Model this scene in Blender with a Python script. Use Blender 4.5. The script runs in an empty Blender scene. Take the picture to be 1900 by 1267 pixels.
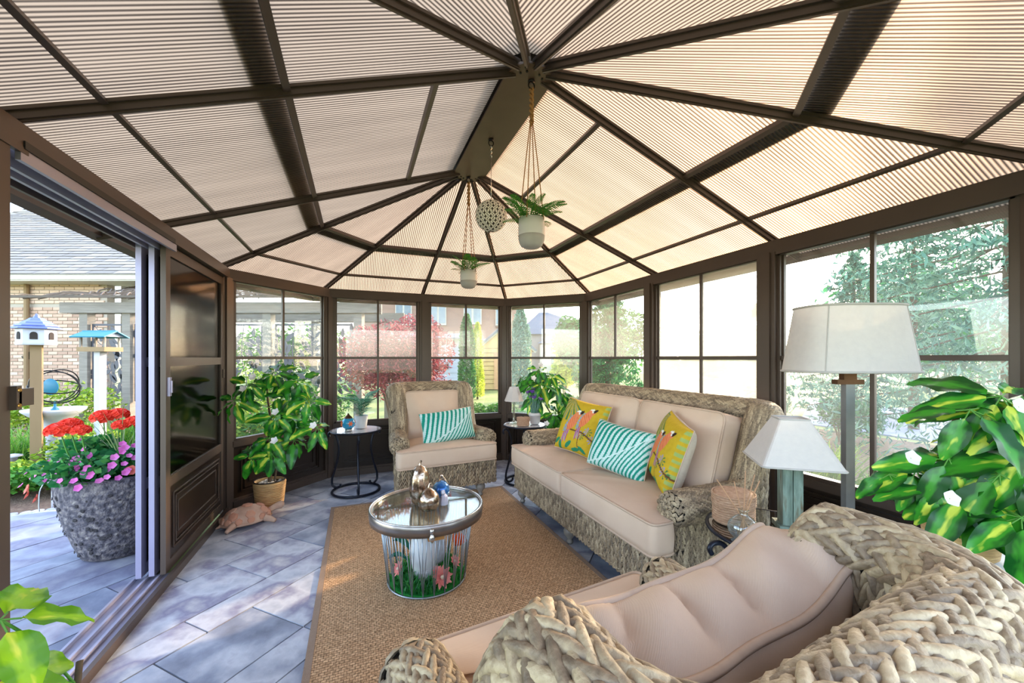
import bpy, math, random
import numpy as np
from mathutils import Vector, Matrix
random.seed(7); RNG = np.random.default_rng(7)
SC = bpy.context.scene
COL = SC.collection
R = math.radians
PI = math.pi

# ------------------------------------------------------------------ camera
CAM = Vector((-0.7407, -2.3258, 1.30)); YAW = R(21.556); FPX = 729.6; YH = 663.85
cd = bpy.data.cameras.new('camera'); cam = bpy.data.objects.new('camera', cd); COL.objects.link(cam)
cd.sensor_fit = 'HORIZONTAL'; cd.sensor_width = 36.0
cd.lens = FPX / 1900 * 36.0
cd.shift_y = (YH - 633.5) / 1900
cd.clip_start = 0.02; cd.clip_end = 500
cam.location = CAM; cam.rotation_euler = (R(90), 0, -YAW)
SC.camera = cam
CS, CC = math.sin(YAW), math.cos(YAW)
def cw(X, Z, z=0.0):
    """ground-plan helper: metres right of / ahead of the viewpoint -> world point"""
    return Vector((CAM.x + X * CC + Z * CS, CAM.y - X * CS + Z * CC, z))

# ------------------------------------------------------------------ world, sun, exposure
SUN_AZ, SUN_EL = 66.0, 19.0          # azimuth clockwise from +Y
w = bpy.data.worlds.new('sky'); SC.world = w; w.use_nodes = True
nt = w.node_tree; nt.nodes.clear()
sky = nt.nodes.new('ShaderNodeTexSky'); sky.sky_type = 'NISHITA'; sky.sun_disc = False
sky.sun_elevation = R(24); sky.sun_rotation = R(SUN_AZ); sky.air_density = 1.0; sky.dust_density = 1.2; sky.ozone_density = 1.0
hs = nt.nodes.new('ShaderNodeHueSaturation'); hs.inputs['Saturation'].default_value = 0.78
bg = nt.nodes.new('ShaderNodeBackground'); bg.inputs['Strength'].default_value = 0.46
wo = nt.nodes.new('ShaderNodeOutputWorld')
nt.links.new(sky.outputs[0], hs.inputs['Color']); nt.links.new(hs.outputs[0], bg.inputs[0]); nt.links.new(bg.outputs[0], wo.inputs[0])
sl = bpy.data.lights.new('sun', 'SUN'); sl.energy = 2.5; sl.color = (1.0, 0.70, 0.42); sl.angle = R(1.2)
so = bpy.data.objects.new('sun', sl); COL.objects.link(so)
sd = Vector((math.sin(R(SUN_AZ)) * math.cos(R(SUN_EL)), math.cos(R(SUN_AZ)) * math.cos(R(SUN_EL)), math.sin(R(SUN_EL))))
so.rotation_euler = (-sd).to_track_quat('-Z', 'Y').to_euler(); so.location = (6, 3, 4)
vs = SC.view_settings; vs.view_transform = 'Standard'; vs.look = 'None'; vs.gamma = 1.0; vs.use_curve_mapping = False
vs.exposure = 1.75
SC.cycles.use_denoising = True
SC.cycles.max_bounces = 9; SC.cycles.diffuse_bounces = 5; SC.cycles.glossy_bounces = 4
SC.cycles.transmission_bounces = 6; SC.cycles.transparent_max_bounces = 24
SC.cycles.sample_clamp_indirect = 8.0; SC.cycles.caustics_reflective = False; SC.cycles.caustics_refractive = True

# ------------------------------------------------------------------ tags
def tag(o, label=None, cat=None, group=None, kind=None):
    if label: o['label'] = label
    if cat: o['category'] = cat
    if group: o['group'] = group
    if kind: o['kind'] = kind
    return o
def thing(name, label, cat, loc=(0, 0, 0), rz=0.0, group=None, kind=None):
    o = bpy.data.objects.new(name, None); COL.objects.link(o); o.empty_display_size = 0.05
    o.location = loc; o.rotation_euler = (0, 0, rz)
    return tag(o, label, cat, group, kind)
def inst(name, mesh, parent=None, loc=(0, 0, 0), rot=(0, 0, 0), sc=(1, 1, 1), mtx=None):
    o = bpy.data.objects.new(name, mesh); COL.objects.link(o)
    if parent: o.parent = parent
    if mtx is not None: o.matrix_local = mtx
    else:
        o.location = loc; o.rotation_euler = rot; o.scale = sc
    return o

# ------------------------------------------------------------------ materials
def H(h):
    h = h.lstrip('#'); c = [int(h[i:i + 2], 16) / 255 for i in (0, 2, 4)]
    return tuple(x / 12.92 if x <= .04045 else ((x + .055) / 1.055) ** 2.4 for x in c) + (1.0,)
def newmat(name):
    m = bpy.data.materials.new(name); m.use_nodes = True
    n = m.node_tree.nodes; n.clear(); return m, n, m.node_tree.links
def ramp(n, l, fac, cols, pos=None):
    r = n.new('ShaderNodeValToRGB'); e = r.color_ramp.elements
    while len(e) < len(cols): e.new(0.5)
    for i, c in enumerate(cols):
        e[i].position = pos[i] if pos else i / max(1, len(cols) - 1); e[i].color = H(c) if isinstance(c, str) else c
    l.new(fac, r.inputs[0]); return r.outputs[0]
def mathn(n, l, op, a, b=None):
    m = n.new('ShaderNodeMath'); m.operation = op
    for i, x in enumerate((a, b)):
        if x is None: continue
        if isinstance(x, (int, float)): m.inputs[i].default_value = x
        else: l.new(x, m.inputs[i])
    return m.outputs[0]
def pm(name, cols, scale=6, detail=4, rough=.6, metal=0.0, bump=0.0, bscale=None, stretch=(1, 1, 1), island=0.0,
       trans=0.0, pos=None, coord='Object', attr=None, spec=None, coat=0.0, bdist=.01, objrand=0.0):
    m, n, l = newmat(name)
    out = n.new('ShaderNodeOutputMaterial'); b = n.new('ShaderNodeBsdfPrincipled')
    tc = n.new('ShaderNodeTexCoord'); mp = n.new('ShaderNodeMapping'); mp.inputs['Scale'].default_value = stretch
    l.new(tc.outputs[coord], mp.inputs[0])
    no = n.new('ShaderNodeTexNoise'); no.inputs['Scale'].default_value = scale; no.inputs['Detail'].default_value = detail
    l.new(mp.outputs[0], no.inputs['Vector'])
    fac = no.outputs[0]
    if len(cols) > 1 or attr:
        if objrand:
            oi = n.new('ShaderNodeObjectInfo')
            fac = mathn(n, l, 'ADD', mathn(n, l, 'MULTIPLY', fac, 1 - objrand), mathn(n, l, 'MULTIPLY', oi.outputs['Random'], objrand))
        if island:
            g = n.new('ShaderNodeNewGeometry')
            fac = mathn(n, l, 'ADD', mathn(n, l, 'MULTIPLY', fac, 1 - island), mathn(n, l, 'MULTIPLY', g.outputs['Random Per Island'], island))
        if attr:
            at = n.new('ShaderNodeAttribute'); at.attribute_name = attr
            mx = n.new('ShaderNodeMix'); mx.data_type = 'RGBA'; mx.blend_type = 'MULTIPLY'; mx.inputs[0].default_value = 1
            l.new(at.outputs['Color'], mx.inputs[6]); l.new(ramp(n, l, fac, cols, pos), mx.inputs[7]); c = mx.outputs[2]
        else: c = ramp(n, l, fac, cols, pos)
        l.new(c, b.inputs['Base Color'])
    else:
        c = None; b.inputs['Base Color'].default_value = H(cols[0])
    b.inputs['Roughness'].default_value = rough; b.inputs['Metallic'].default_value = metal
    if spec is not None: b.inputs['Specular IOR Level'].default_value = spec
    if coat: b.inputs['Coat Weight'].default_value = coat
    if bump:
        n2 = n.new('ShaderNodeTexNoise'); n2.inputs['Scale'].default_value = bscale or scale * 3; n2.inputs['Detail'].default_value = 3
        l.new(mp.outputs[0], n2.inputs['Vector'])
        bp = n.new('ShaderNodeBump'); bp.inputs['Strength'].default_value = bump; bp.inputs['Distance'].default_value = bdist
        l.new(n2.outputs[0], bp.inputs['Height']); l.new(bp.outputs[0], b.inputs['Normal'])
    sh = b.outputs[0]
    if trans:
        t = n.new('ShaderNodeBsdfTranslucent'); ms = n.new('ShaderNodeMixShader'); ms.inputs[0].default_value = trans
        if c is not None: l.new(c, t.inputs[0])
        else: t.inputs[0].default_value = H(cols[0])
        l.new(b.outputs[0], ms.inputs[1]); l.new(t.outputs[0], ms.inputs[2]); sh = ms.outputs[0]
    l.new(sh, out.inputs[0]); return m
def pane_mat(name, haze=0.1, tint='#f4f6f2', gloss=.07, hazecol='#d9d6cc', rough=.02, nscale=2.0, grough=None):
    """thin sheet: see-through, faint reflection, dusty film of the given weight"""
    m, n, l = newmat(name)
    out = n.new('ShaderNodeOutputMaterial')
    t = n.new('ShaderNodeBsdfTransparent'); t.inputs[0].default_value = H(tint)
    g = n.new('ShaderNodeBsdfGlossy'); g.inputs['Roughness'].default_value = rough
    d = n.new('ShaderNodeBsdfDiffuse'); d.inputs[0].default_value = H(hazecol)
    tr = n.new('ShaderNodeBsdfTranslucent'); tr.inputs[0].default_value = H(hazecol)
    mh = n.new('ShaderNodeMixShader'); mh.inputs[0].default_value = .6; l.new(d.outputs[0], mh.inputs[1]); l.new(tr.outputs[0], mh.inputs[2])
    lw = n.new('ShaderNodeLayerWeight'); lw.inputs[0].default_value = .12
    gf = mathn(n, l, 'ADD', mathn(n, l, 'MULTIPLY', lw.outputs['Fresnel'], .5), gloss)
    tc = n.new('ShaderNodeTexCoord'); no = n.new('ShaderNodeTexNoise'); no.inputs['Scale'].default_value = nscale; no.inputs['Detail'].default_value = 5
    l.new(tc.outputs['Object'], no.inputs['Vector'])
    hz = mathn(n, l, 'MULTIPLY', mathn(n, l, 'ADD', mathn(n, l, 'MULTIPLY', no.outputs[0], 1.1), .45), haze)
    m1 = n.new('ShaderNodeMixShader'); l.new(hz, m1.inputs[0]); l.new(t.outputs[0], m1.inputs[1]); l.new(mh.outputs[0], m1.inputs[2])
    m2 = n.new('ShaderNodeMixShader'); l.new(gf, m2.inputs[0]); l.new(m1.outputs[0], m2.inputs[1]); l.new(g.outputs[0], m2.inputs[2])
    l.new(m2.outputs[0], out.inputs[0]); return m
def poly_mat(name, c1, c2, clear=.3, tint='#cdb9a0'):
    """fluted twin-wall polycarbonate; the flutes run along local Y"""
    m, n, l = newmat(name)
    out = n.new('ShaderNodeOutputMaterial'); tc = n.new('ShaderNodeTexCoord'); sx = n.new('ShaderNodeSeparateXYZ')
    l.new(tc.outputs['Object'], sx.inputs[0])
    wv = mathn(n, l, 'SINE', mathn(n, l, 'MULTIPLY', sx.outputs[0], 2 * PI / .0165))
    no = n.new('ShaderNodeTexNoise'); no.inputs['Scale'].default_value = 1.0; no.inputs['Detail'].default_value = 3
    mp = n.new('ShaderNodeMapping'); mp.inputs['Scale'].default_value = (7, .7, 1); l.new(tc.outputs['Object'], mp.inputs[0]); l.new(mp.outputs[0], no.inputs['Vector'])
    f = mathn(n, l, 'ADD', mathn(n, l, 'MULTIPLY', wv, .34), mathn(n, l, 'ADD', mathn(n, l, 'MULTIPLY', no.outputs[0], .30), .36))
    col = ramp(n, l, f, [c1, c2], [.15, .80])
    t = n.new('ShaderNodeBsdfTranslucent'); l.new(col, t.inputs[0])
    bp = n.new('ShaderNodeBump'); bp.inputs['Strength'].default_value = .5; bp.inputs['Distance'].default_value = .004; l.new(wv, bp.inputs['Height'])
    g = n.new('ShaderNodeBsdfGlossy'); g.inputs['Roughness'].default_value = .22; l.new(bp.outputs[0], g.inputs['Normal'])
    x = n.new('ShaderNodeBsdfRefraction'); x.inputs['IOR'].default_value = 1.16; x.inputs['Roughness'].default_value = .42; l.new(bp.outputs[0], x.inputs['Normal'])
    tn = n.new('ShaderNodeMix'); tn.data_type = 'RGBA'; tn.blend_type = 'MULTIPLY'; tn.inputs[0].default_value = 1; tn.inputs[6].default_value = H(tint); l.new(col, tn.inputs[7]); l.new(tn.outputs[2], x.inputs[0])
    d = n.new('ShaderNodeBsdfDiffuse'); l.new(col, d.inputs[0])
    m0 = n.new('ShaderNodeMixShader'); m0.inputs[0].default_value = .18; l.new(t.outputs[0], m0.inputs[1]); l.new(d.outputs[0], m0.inputs[2])
    m1 = n.new('ShaderNodeMixShader'); m1.inputs[0].default_value = clear; l.new(m0.outputs[0], m1.inputs[1]); l.new(x.outputs[0], m1.inputs[2])
    m2 = n.new('ShaderNodeMixShader'); m2.inputs[0].default_value = .06; l.new(m1.outputs[0], m2.inputs[1]); l.new(g.outputs[0], m2.inputs[2])
    l.new(m2.outputs[0], out.inputs[0]); return m
def glass_mat(name, col='#ffffff', rough=0.0, ior=1.45):
    m, n, l = newmat(name); out = n.new('ShaderNodeOutputMaterial'); b = n.new('ShaderNodeBsdfPrincipled')
    b.inputs['Base Color'].default_value = H(col); b.inputs['Roughness'].default_value = rough
    b.inputs['Transmission Weight'].default_value = 1.0; b.inputs['IOR'].default_value = ior
    l.new(b.outputs[0], out.inputs[0]); return m
def leaf_mat(name, dark, mid, light, trans=.3, rough=.35):
    """variegated leaf: light flame along the midrib, dark margin (leaf lies in local XY, midrib on +Y)"""
    m, n, l = newmat(name); out = n.new('ShaderNodeOutputMaterial'); b = n.new('ShaderNodeBsdfPrincipled')
    tc = n.new('ShaderNodeTexCoord'); oi = n.new('ShaderNodeObjectInfo'); va = n.new('ShaderNodeVectorMath'); va.operation = 'ADD'
    sx = n.new('ShaderNodeSeparateXYZ'); l.new(tc.outputs['Object'], sx.inputs[0])
    cx = n.new('ShaderNodeCombineXYZ'); l.new(mathn(n, l, 'MULTIPLY', oi.outputs['Random'], 37.0), cx.inputs[2])
    l.new(tc.outputs['Object'], va.inputs[0]); l.new(cx.outputs[0], va.inputs[1])
    no = n.new('ShaderNodeTexNoise'); no.inputs['Scale'].default_value = 15; no.inputs['Detail'].default_value = 2
    mpp = n.new('ShaderNodeMapping'); mpp.inputs['Scale'].default_value = (2.2, .8, 1); l.new(va.outputs[0], mpp.inputs[0]); l.new(mpp.outputs[0], no.inputs['Vector'])
    ax = mathn(n, l, 'ABSOLUTE', sx.outputs[0])
    f = mathn(n, l, 'SUBTRACT', mathn(n, l, 'ADD', mathn(n, l, 'MULTIPLY', no.outputs[0], 1.25), mathn(n, l, 'MULTIPLY', oi.outputs['Random'], .40)), mathn(n, l, 'ADD', mathn(n, l, 'MULTIPLY', ax, 19.0), .20))
    c = ramp(n, l, f, [dark, mid, mid, light], [.10, .38, .56, .74])
    l.new(c, b.inputs['Base Color']); b.inputs['Roughness'].default_value = rough
    t = n.new('ShaderNodeBsdfTranslucent'); l.new(c, t.inputs[0]); ms = n.new('ShaderNodeMixShader'); ms.inputs[0].default_value = trans
    l.new(b.outputs[0], ms.inputs[1]); l.new(t.outputs[0], ms.inputs[2]); l.new(ms.outputs[0], out.inputs[0]); return m

# ------------------------------------------------------------------ mesh builder
class MB:
    def __init__(s): s.v = []; s.f = []
    def add(s, vs, fs):
        k = len(s.v); s.v += [tuple(p) for p in vs]; s.f += [tuple(i + k for i in q) for q in fs]; return s
    def box(s, c, d, rot=None):
        x, y, z = d[0] / 2, d[1] / 2, d[2] / 2
        P = [Vector((a * x, b * y, e * z)) for e in (-1, 1) for a, b in ((-1, -1), (1, -1), (1, 1), (-1, 1))]
        if rot is not None: P = [rot @ p for p in P]
        c = Vector(c)
        return s.add([p + c for p in P], [(3, 2, 1, 0), (4, 5, 6, 7), (0, 1, 5, 4), (1, 2, 6, 5), (2, 3, 7, 6), (3, 0, 4, 7)])
    def beam(s, a, b, wd, ht, up=(0, 0, 1), side=0.0, lift=0.0):
        a, b, up = Vector(a), Vector(b), Vector(up); d = (b - a).normalized(); x = d.cross(up).normalized(); u = x.cross(d).normalized()
        P = []
        for p in (a, b):
            for i, j in ((-1, -1), (1, -1), (1, 1), (-1, 1)): P.append(p + x * (i * wd / 2 + side) + u * (j * ht / 2 + lift))
        return s.add(P, [(3, 2, 1, 0), (4, 5, 6, 7), (0, 1, 5, 4), (1, 2, 6, 5), (2, 3, 7, 6), (3, 0, 4, 7)])
    def tube(s, pts, r, n=8, closed=False, cap=True):
        pts = [Vector(p) for p in pts]; N = len(pts); rr = r if hasattr(r, '__len__') else [r] * N
        vs = []; u = None
        for i, p in enumerate(pts):
            if closed: t = (pts[(i + 1) % N] - pts[i - 1])
            else: t = pts[min(i + 1, N - 1)] - pts[max(i - 1, 0)]
            t = t.normalized() if t.length > 1e-9 else Vector((0, 0, 1))
            if u is None:
                u = t.orthogonal().normalized()
            u = (u - t * u.dot(t)); u = u.normalized() if u.length > 1e-6 else t.orthogonal().normalized()
            q = t.cross(u)
            for k in range(n): vs.append(p + (u * math.cos(2 * PI * k / n) + q * math.sin(2 * PI * k / n)) * rr[i])
        fs = []
        for i in range(N if closed else N - 1):
            j = (i + 1) % N
            for k in range(n): fs.append((i * n + k, i * n + (k + 1) % n, j * n + (k + 1) % n, j * n + k))
        if cap and not closed:
            fs.append(tuple(range(n - 1, -1, -1))); fs.append(tuple((N - 1) * n + k for k in range(n)))
        return s.add(vs, fs)
    def lathe(s, prof, n=24, c=(0, 0, 0), sx=1.0, sy=1.0, lobes=0, amp=0.0, capb=True, capt=True):
        vs = []; c = Vector(c)
        for r, z in prof:
            for k in range(n):
                a = 2 * PI * k / n; q = r * (1 + amp * (abs(math.cos(lobes * a / 2)) - .6)) if lobes else r
                vs.append(c + Vector((q * math.cos(a) * sx, q * math.sin(a) * sy, z)))
        fs = []
        for i in range(len(prof) - 1):
            for k in range(n): fs.append((i * n + k, i * n + (k + 1) % n, (i + 1) * n + (k + 1) % n, (i + 1) * n + k))
        if capb: fs.append(tuple(range(n - 1, -1, -1)))
        if capt: fs.append(tuple((len(prof) - 1) * n + k for k in range(n)))
        return s.add(vs, fs)
    def prism(s, poly, z0, z1, mtx=None):
        n = len(poly); P = [Vector((x, y, z0)) for x, y in poly] + [Vector((x, y, z1)) for x, y in poly]
        if mtx is not None: P = [mtx @ p for p in P]
        return s.add(P, [tuple(range(n - 1, -1, -1)), tuple(range(n, 2 * n))] + [(i, (i + 1) % n, n + (i + 1) % n, n + i) for i in range(n)])
    def grid(s, P):                      # P[i][j] points
        a, b = len(P), len(P[0])
        return s.add([p for r in P for p in r], [(i * b + j, i * b + j + 1, (i + 1) * b + j + 1, (i + 1) * b + j) for i in range(a - 1) for j in range(b - 1)])
    def mesh(s, name, m, smooth=False):
        me = bpy.data.meshes.new(name); me.from_pydata(s.v, [], s.f)
        if m: me.materials.append(m)
        if smooth: me.polygons.foreach_set('use_smooth', [True] * len(me.polygons))
        me.update(); return me
    def build(s, name, m, parent=None, smooth=False, loc=(0, 0, 0), rot=(0, 0, 0), sc=(1, 1, 1)):
        return inst(name, s.mesh(name, m, smooth), parent, loc, rot, sc)
def np_mesh(name, V, F, m, smooth=True):
    """V (n,3), F (k,3|4) int arrays -> mesh, fast"""
    V = np.asarray(V, dtype=np.float32); F = np.asarray(F, dtype=np.int32); k = F.shape[1]
    me = bpy.data.meshes.new(name); me.vertices.add(len(V)); me.vertices.foreach_set('co', V.ravel())
    me.loops.add(F.size); me.loops.foreach_set('vertex_index', F.ravel())
    me.polygons.add(len(F)); me.polygons.foreach_set('loop_start', np.arange(0, F.size, k, dtype=np.int32))
    me.update(calc_edges=True)
    if smooth: me.polygons.foreach_set('use_smooth', np.ones(len(F), dtype=bool))
    if m: me.materials.append(m)
    me.validate(); me.update(); return me
def bez(p, n=12):
    """Catmull-Rom through control points"""
    p = [Vector(q) for q in p]; q = [p[0]] + p + [p[-1]]; o = []
    for i in range(1, len(q) - 2):
        for k in range(n):
            t = k / n; a, b, c, d = q[i - 1], q[i], q[i + 1], q[i + 2]
            o.append(.5 * ((2 * b) + (c - a) * t + (2 * a - 5 * b + 4 * c - d) * t * t + (3 * b - a - 3 * c + d) * t ** 3))
    o.append(p[-1]); return o
def ring(r, n=32, z=0.0, c=(0, 0)): return [(c[0] + r * math.cos(2 * PI * k / n), c[1] + r * math.sin(2 * PI * k / n), z) for k in range(n)]
# ------------------------------------------------------------------ shared materials
M = {}
M['bronze'] = pm('bronze_aluminium', ['#463a34', '#53463f'], 3, 2, .40, .2)
M['bronze_dark'] = pm('dark_bronze_panel', ['#211813', '#2c2018'], 2, 2, .30, .1)
M['flash'] = pm('black_flashing', ['#0b0a09', '#12100e'], 3, 2, .5)
M['hub'] = pm('hub_plate', ['#58483c', '#6a5646', '#4f4238'], 3, 4, .38, .55)
M['bolt'] = pm('dark_bolt', ['#1c1815'], rough=.4, metal=.6)
M['poly'] = poly_mat('fluted_polycarbonate', '#3b3028', '#ad937a', .34, '#f0dcc0')
M['pane_clear'] = pane_mat('clear_vinyl_pane', .03)
M['pane_mid'] = pane_mat('lightly_dusty_vinyl_pane', .17)
M['pane_light'] = pane_mat('nearly_clear_vinyl_pane', .08)
M['pane_haze'] = pane_mat('dusty_vinyl_pane', .24)
M['pane_fog'] = pane_mat('foggy_vinyl_pane', .62, hazecol='#d8d2c2', nscale=1.2)
M['pane_dark'] = pane_mat('smoked_pane', .05, tint='#3a332c', gloss=.10, hazecol='#4a4038', rough=.12)
M['track'] = pm('blue_grey_track', ['#9a98ad', '#b0afc2'], 3, 2, .35, .4)
M['stile'] = pm('skylight_tinted_metal', ['#8d89a6', '#a19dba'], 3, 2, .35, .3)  # lavender skylight on the door edges is put into this colour
M['brass'] = pm('screw_brass', ['#b08a4a'], rough=.3, metal=.9)
M['paver'] = pm('mottled_grey_slate_paver', ['#555a6a', '#8f95a6', '#bdc0ca', '#85839a', '#d6d4d0'], 4.2, 10, .46, bump=.45, bscale=22, objrand=.22, pos=[.26, .42, .53, .62, .76], bdist=.006)
M['paver_out'] = pm('darkened_patio_paver', ['#454a5a', '#70768a', '#8e92a2', '#6d6c82', '#9c9ca4'], 3.0, 8, .6, bump=.35, bscale=22, objrand=.25, pos=[.26, .42, .53, .62, .76], bdist=.006)  # same paver as indoors, colour darkened to hold down the outdoor brightness
M['joint'] = pm('paver_joint_sand', ['#5c5b60', '#6d6b6c'], 40, 2, .9)
M['grass'] = pm('sunny_lawn', ['#66703c', '#868e52', '#a6aa70'], 1.3, 8, .9, bump=.6, bscale=40)
M['mulch'] = pm('bark_mulch', ['#3c2d24', '#6b5546', '#94806c'], 30, 6, .95, bump=.9, bscale=60, bdist=.02)
M['asphalt'] = pm('shadow_blue_drive', ['#7c83a0', '#8f97b2'], 8, 4, .9)  # bluish shadow on the ground is painted into the drive colour
M['jute'] = None

# ------------------------------------------------------------------ plan of the sunroom
LL, PP, WW, EE = 0.554, 1.654, 1.7787, 1.0303
YF = 2.404
HT = 2.052
CORN = [('Hp', -WW, LL, 1), ('G', -WW, PP, 1), ('F', -EE, YF, 1), ('E', 0, YF, 1), ('D', EE, YF, 1), ('C', WW, PP, 1), ('B', WW, LL, 1),
        ('A', WW, -LL, -1), ('P', WW, -PP, -1), ('D2', EE, -YF, -1), ('E2', 0, -YF, -1), ('F2', -EE, -YF, -1), ('G2', -WW, -PP, -1), ('Q', -WW, -LL, -1)]
HX, HZ, EZ = 0.05, 2.74, 2.105
def raf(i, t, dz=0.0):
    _, x, y, sgn = CORN[i % 14]; hx, hy = HX, sgn * LL
    return Vector((hx + (x - hx) * t, hy + (y - hy) * t, HZ + (EZ - HZ) * t + dz))

# ------------------------------------------------------------------ ceiling (structure)
ceil = thing('ceiling', 'pale fluted panel roof on dark bronze rafters radiating from a central ridge plate', 'roof', kind='structure')
T0, TB, TM, TL, TO = .07, .25, .576, .873, 1.17
def roof_panel(i, ta, tb):
    j = i + 1
    a, b, c, d = raf(i, ta), raf(j, ta), raf(j, tb), raf(i, tb)
    X = (c - d).normalized(); nrm = X.cross(((a + b) - (c + d)) * .5).normalized(); Y = nrm.cross(X)
    o = (a + b + c + d) / 4
    loc = [((p - o).dot(X), (p - o).dot(Y), (p - o).dot(nrm)) for p in (a, b, c, d)]
    me = bpy.data.meshes.new('roof_panel'); me.from_pydata(loc, [], [(3, 2, 1, 0)]); me.materials.append(M['poly']); me.update()
    mt = Matrix((X, Y, nrm)).transposed().to_4x4(); mt.translation = o
    inst('roof_panel', me, ceil, mtx=mt)
def upn(i, tm=.5):
    return (raf(i + 1, tm) - raf(i, tm)).cross(raf(i, tm + .1) - raf(i, tm)).normalized() * -1
for i in range(14):
    st = CORN[i][0] in ('B', 'Q')
    cuts = [T0, TB, TM, TL, TO] if st else [T0, TM, TL, TO]
    for k in range(len(cuts) - 1): roof_panel(i, cuts[k], cuts[k + 1])
    # rafter: wide cap + narrow web
    mb = MB(); p, q = raf(i, .045, -.012), raf(i, TO, -.012)
    mb.beam(p, q, .040, .012); mb.beam(p, q, .022, .026, lift=-.017); mb.beam(p, q, .010, .006, lift=-.033)
    mb.build('rafter', M['bronze'], ceil)
    up = upn(i); up = up if up.z > 0 else -up
    def pur(t, wd, ht, nm, off=-.02, mt='bronze', side=0.0):
        b = MB(); b.beam(raf(i, t), raf(i + 1, t), wd, ht, up=up, lift=off, side=side); return b.build(nm, M[mt], ceil)
    pur(TM, .028, .028, 'purlin', -.016); pur(TL, .020, .020, 'purlin', -.012); pur(TO, .05, .05, 'eave_trim', -.01)
    # flashing strip on top of the sheet, on the eave side of the middle purlin
    b = MB(); ts = (TM + .006, TM + .062); P4 = [raf(i, ts[0]) + up * .006, raf(i + 1, ts[0]) + up * .006, raf(i + 1, ts[1]) + up * .006, raf(i, ts[1]) + up * .006]
    b.add(P4 + [p + up * .012 for p in P4], [(0, 1, 2, 3), (7, 6, 5, 4), (0, 4, 5, 1), (1, 5, 6, 2), (2, 6, 7, 3), (3, 7, 4, 0)]); b.build('flashing', M['flash'], ceil)
    if st: pur(TB, .024, .024, 'cross_bar', -.014)
# ridge hub plate with chamfered ends, its upper saddle, bolts and eye hooks
HPZ = 2.672
hw, hl = .118, LL + .10
pl = [(hw, -hl + .1), (hw, hl - .1), (hw * .8, hl - .035), (hw * .38, hl), (-hw * .38, hl), (-hw * .8, hl - .035), (-hw, hl - .1), (-hw, -hl + .1), (-hw * .8, -hl + .035), (-hw * .38, -hl), (hw * .38, -hl), (hw * .8, -hl + .035)]
pl = [(x + HX, y) for x, y in pl]
hub = MB().prism(pl, HPZ, HPZ + .012).build('ridge_plate', M['hub'], ceil)
pl2 = [((x - HX) * 1.38 + HX, y * 1.09) for x, y in pl]
MB().prism(pl2, HZ - .012, HZ + .04).build('ridge_saddle', M['flash'], ceil)
for sg in (-1, 1):
    for k in range(7):
        a = PI * k / 6; rr = .092
        for q, dr in ((0, 1), (1, .68)):
            if q and k in (0, 3, 6): continue
            MB().lathe([(.006, -.004), (.005, 0.001)], 8, c=(HX + rr * dr * math.cos(a) * 1.05, sg * (LL + .0 + rr * dr * math.sin(a) * .9), HPZ)).build('bolt', M['bolt'], hub)
EYES = [(HX + .015, -LL + .005), (HX - .005, .02), (HX - .0, LL + .02)]
for ex, ey in EYES:
    b = MB(); b.lathe([(.018, -.006), (.016, 0.0)], 14, c=(ex, ey, HPZ)); b.tube([(ex + .016 * math.cos(a), ey, HPZ - .024 + .018 * math.sin(a)) for a in np.linspace(0, 2 * PI, 15)[:-1]], .0035, 6, closed=True)
    b.build('eye_hook', M['bolt'], hub, True)

# ------------------------------------------------------------------ walls and windows (structure)
ci = {c[0]: Vector((c[1], c[2], 0)) for c in CORN}
WALLS = {}
def wall(name, label): WALLS[name] = thing(name, label, 'wall', kind='structure'); return WALLS[name]
wl = wall('wall_left', 'bronze framed left wall with the sliding door'); wfl = wall('wall_far_left', 'bronze framed wall bay behind the tall potted plant')
wf = wall('wall_far', 'bronze framed end wall behind the far armchair'); wfr = wall('wall_far_right', 'bronze framed wall bay behind the small white lamp')
wr = wall('wall_right', 'bronze framed right wall behind the loveseat'); wn = wall('wall_near', 'bronze framed corner of the wall nearest the viewer')
SILL, HB, TOPW = .585, 1.975, 1.945
def post(nm, par, sz=.10, z1=HB):
    p = ci[nm].copy(); c = Vector((0, p.y * .35, 0))
    if nm == 'Q': p.y -= .118
    a = math.atan2(p.y - c.y, p.x - c.x)
    if nm in ('A', 'B', 'Hp', 'Q'): a = 0
    if nm == 'E': a = PI / 2
    rot = Matrix.Rotation(a, 3, 'Z')
    b = MB(); b.box((p.x, p.y, z1 / 2), (sz * .8, sz, z1), rot)
    d = rot @ Vector((1, 0, 0))
    b.box(p - d * (sz * .4 + .006) + Vector((0, 0, z1 / 2)), (.012, sz * .55, z1), rot)
    b.build('post', M['bronze'], par)
    return b
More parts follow.
